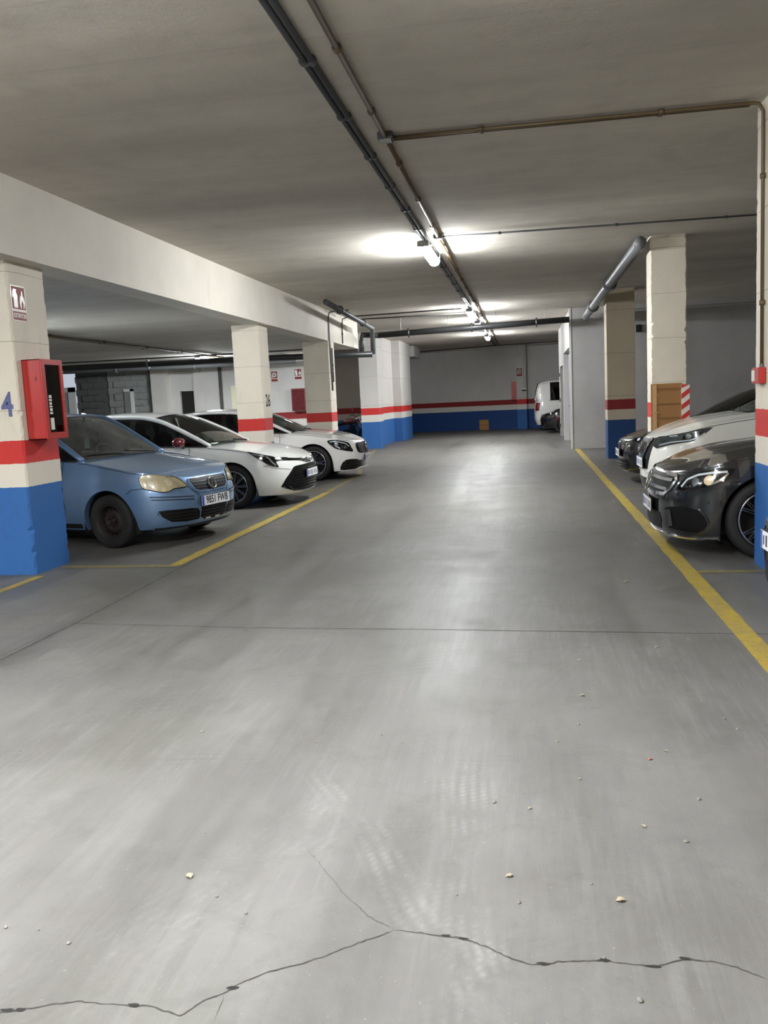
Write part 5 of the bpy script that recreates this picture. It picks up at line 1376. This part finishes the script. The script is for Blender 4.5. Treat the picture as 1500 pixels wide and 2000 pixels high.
for sg in (1, -1):
    headlamp(B8, e_bk2, [(1.20, .80), (.95, .765), (.72, .735), (.60, .715), (.66, .66), (.85, .655), (1.0, .69), (1.12, .745)], sg, M_gloss, (), True)
    h = [c for c in e_bk2.children if c.name.startswith('headlamp')][-1]
    B8.panel('lamp_reflector', ellipse(sg * .92, .715, .035, .028), M_drl, h, .012, back=0)
B8.panel('grille', sym([(0, .60), (.5, .59), (.6, .35), (.4, .22), (0, .21)]), M_mesh, e_bk2, .005)
badge_ring(B8, e_bk2, .64, .05, .025, 0, 'bar')
plate(B8, e_bk2, '', .475, off=.028)

def motorcycle(loc, rz, label, paint):
    e = empty('motorcycle', loc, rz); tag(e, label, 'motorcycle')
    R = .30
    for x in (.70, -.70):
        w = MB(); rows = []
        for t in range(33):
            a = t * 2 * PI / 32
            rows.append([((R - .055 + .055 * math.cos(q)) * math.cos(a), .055 * math.sin(q), (R - .055 + .055 * math.cos(q)) * math.sin(a)) for q in [i * 2 * PI / 10 for i in range(10)]])
        w.grid(rows, True); o = w.build('wheel', M_tyre, e, smooth=True); o.location = (x, 0, R)
        MB().lathe([(R - .10, -.03), (R - .085, -.03), (R - .085, .03), (R - .10, .03), (R - .10, -.03)], 'y', 28).build('rim', M_alloyd, o)
        for k in range(6):
            a = k * PI / 3; MB().tube([(.02 * math.cos(a), 0, .02 * math.sin(a)), ((R - .09) * math.cos(a), 0, (R - .09) * math.sin(a))], .012, 6).build('spoke', M_alloyd, o)
        MB().lathe([(0, -.045), (.13, -.045), (.13, -.041), (0, -.041)], 'y', 20).build('brake_disc', M_steel, o)
    for s in (-1, 1):
        MB().tube([(.70, s * .09, R), (.45, s * .09, .92)], .022, 8).build('fork_leg', M_chrome, e, smooth=True)
        MB().tube([(-.70, s * .10, R), (-.15, s * .09, .42)], .024, 8).build('swing_arm', M_blackpl, e, smooth=True)
        MB().tube([(.43, s * .05, .98), (.38, s * .20, 1.04), (.30, s * .36, 1.02)], .013, 8).build('handlebar', M_blackpl, e, smooth=True)
        mi_ = MB().tube([(.36, s * .26, 1.04), (.40, s * .30, 1.18)], .006, 6).build('mirror_stalk', M_blackpl, e)
        MB().box((.40, s * .32, 1.21), (.03, .11, .07)).build('mirror', M_chrome, mi_, bevel=.012)
        MB().box((-.68, s * .12, .74), (.05, .05, .035)).build('indicator', plain('amber_lens', (220, 130, 40), 0.3), e, bevel=.01)
    MB().tube([(.42, 0, .86), (.1, 0, .78), (-.35, 0, .70)], .03, 8).tube([(.40, 0, .80), (.25, 0, .45), (-.15, 0, .36)], .022, 8).build('frame', M_blackpl, e, smooth=True)
    MB().box((.12, 0, .45), (.38, .30, .26)).box((.20, 0, .62), (.16, .22, .18), Matrix.Rotation(.4, 3, 'Y')).build('engine', M_alloyd, e, bevel=.03)
    MB().tube([(.30, -.10, .42), (.22, -.14, .27), (-.15, -.16, .26), (-.40, -.18, .34), (-.85, -.19, .46)], [.02, .02, .022, .045, .045], 10).build('exhaust', M_chrome, e, smooth=True)
    t = MB(); rows = []
    for i in range(11):
        f = i / 10; x = .38 - .50 * f; r_ = .13 * math.sin(PI * (.12 + .80 * f)) ** .7
        rows.append([(x, r_ * 1.05 * math.cos(q), .83 + r_ * .85 * math.sin(q)) for q in [k * 2 * PI / 14 for k in range(14)]])
    t.grid(rows, True); t.f += [list(range(14)), list(range(140, 154))]; t.mi += [0, 0]
    t.build('fuel_tank', paint, e, smooth=True)
    MB().add([(-.10, -.12, .82), (-.10, .12, .82), (-.45, .14, .78), (-.45, -.14, .78), (-.80, .09, .88), (-.80, -.09, .88), (-.10, -.10, .74), (-.10, .10, .74), (-.45, .12, .69), (-.45, -.12, .69), (-.80, .07, .80), (-.80, -.07, .80)],
             [(0, 1, 2, 3), (3, 2, 4, 5), (6, 9, 8, 7), (9, 11, 10, 8), (0, 3, 9, 6), (3, 5, 11, 9), (1, 7, 8, 2), (2, 8, 10, 4), (0, 6, 7, 1), (5, 4, 10, 11)]).build('seat', M_blackpl, e, bevel=.015)
    MB().box((-.62, 0, .72), (.40, .17, .09), Matrix.Rotation(-.2, 3, 'Y')).build('tail_fairing', paint, e, bevel=.03)
    MB().box((-.84, 0, .78), (.03, .14, .06)).build('tail_lamp', M_taill, e, bevel=.01)
    MB().tube([(-.80, 0, .72), (-.95, 0, .52)], .02, 6).build('plate_bracket', M_blackpl, e)
    pl_ = MB().box((-.955, 0, .55), (.006, .22, .17), Matrix.Rotation(-.35, 3, 'Y')).build('license_plate', M_platew, e)
    MB().lathe([(0, .10), (.06, .10), (.088, .06), (.092, 0), (.06, -.06), (0, -.08)], 'x', 18, c=(.50, 0, .90)).build('headlamp', M_chrome, e, smooth=True)
    MB().tube([(.98, 0, .44), (.86, 0, .58), (.70, 0, .635), (.52, 0, .58)], .07, 8, flat=.25).build('front_mudguard', paint, e, smooth=True)
    MB().tube([(-.1, .12, .3), (-.2, .28, .02)], .012, 6).build('side_stand', M_steel, e)
    return e
PAINT_MAROON = carpaint('paint_maroon', (84, 14, 18), 0.2, 0.05, 0.3)
PAINT_RED = carpaint('paint_red', (150, 26, 28), 0.1, 0.05, 0.3)
q = ony(676, 850, 28.2)
motorcycle((q.x, 28.3, 0), math.radians(38), 'dark maroon motorcycle with white plate parked beside the blue-footed column', PAINT_MAROON)
motorcycle((1.95, 31.45, 0), math.radians(172), 'red motorcycle mostly hidden behind the bare partition', PAINT_RED)

# ------------------------------------------------------------------ litter on the floor
M_leaf = plain('dry_leaf', (176, 150, 110), 0.8, var=0.25, scale=60)
M_leafp = plain('pale_scrap', (146, 136, 114), 0.8, var=0.1, scale=60)
M_leafr = plain('red_leaf', (168, 96, 72), 0.8, var=0.2, scale=60)
M_grit = plain('grit_stone', (122, 118, 110), 0.9, var=0.2, scale=60)
def leaf(p, s, a, mat, name, label, cat, group, seed):
    rnd = random.Random(seed); n = 7; rows = []
    for i in range(n):
        f = i / (n - 1); w = s * .30 * math.sin(PI * min(1, f * .93 + .05)) * (1 + .5 * (rnd.random() - .5)); z = .0025 + s * .16 * math.sin(f * PI) * (.5 + rnd.random())
        x = (f - .5) * s
        rows.append([(x, -w, z + s * .10 * rnd.random()), (x, 0, z), (x, w, z + s * .10 * rnd.random())])
    m = MB().grid(rows)
    m.tube([(-.5 * s, 0, .004), (-.72 * s, s * .06, .003)], s * .02, 4)
    o = m.build(name, mat, smooth=True)
    o.location = (p.x, p.y, 0.0); o.rotation_euler = (0, 0, a)
    return tag(o, label, cat, group)
G1 = 'dry leaf scraps scattered on the aisle floor'
for k, (x, y, s, m) in enumerate(((1137, 1360, .030, M_leafp), (1130, 1290, .022, M_leafp), (1212, 1760, .030, M_leafp), (1257, 1615, .022, M_leafp), (995, 1712, .026, M_leafp), (370, 1712, .034, M_leafp), (1035, 1580, .018, M_leafp), (1300, 1468, .020, M_leafp), (1282, 1265, .03, M_leafp))):
    leaf(onz(x, y), s, k * 1.7, m, 'dry_leaf', 'pale curled dry leaf scrap lying on the aisle floor', 'leaf', G1, k)
leaf(onz(1270, 1484), .022, .6, M_leafr, 'dry_leaf', 'reddish dry leaf lying on the concrete floor', 'leaf', None, 31)
leaf(onz(1224, 1137), .045, .3, M_leaf, 'dry_leaf', 'tan dry leaf lying near the painted yellow line', 'leaf', None, 32)
G2 = 'grit crumbs scattered on the aisle floor'
gp = [(135, 1843), (12, 1812), (75, 1817), (395, 1430), (480, 1232), (745, 1436), (785, 1452), (1120, 1225), (1130, 1415), (1132, 1522), (1155, 1727), (1013, 1763), (892, 1748), (1415, 1404), (1440, 1425), (1365, 1562), (1345, 1250), (1198, 1100), (400, 1628), (424, 1752), (480, 1785), (618, 1450), (40, 1467), (1370, 1372), (1340, 1645), (965, 1568), (1088, 1450), (1180, 1872), (1250, 1955)]
rnd = random.Random(3); protos = []
for k in range(3):
    m = MB(); r_ = random.Random(k)
    rows = [[((.004 + .003 * r_.random()) * s_ * math.cos(t * PI / 3), (.003 + .003 * r_.random()) * s_ * math.sin(t * PI / 3), z) for t in range(6)] for z, s_ in ((0, 1.0), (.003, 1.1), (.006, .5))]
    m.grid(rows, True); m.f += [list(range(12, 18))]; m.mi += [0]
    protos.append(m)
for k, (x, y) in enumerate(gp):
    if k < 3: o = protos[k].build('grit_crumb', M_grit); tag(o, 'tiny pale crumb of grit lying on the aisle floor', 'grit', G2); protos[k] = o
    else: o = protos[k % 3].copy(); COL.objects.link(o)
    o.location = onz(x, y); o.rotation_euler = (0, 0, rnd.random() * 6); s_ = .7 + rnd.random() * .7; o.scale = (s_, s_, s_)
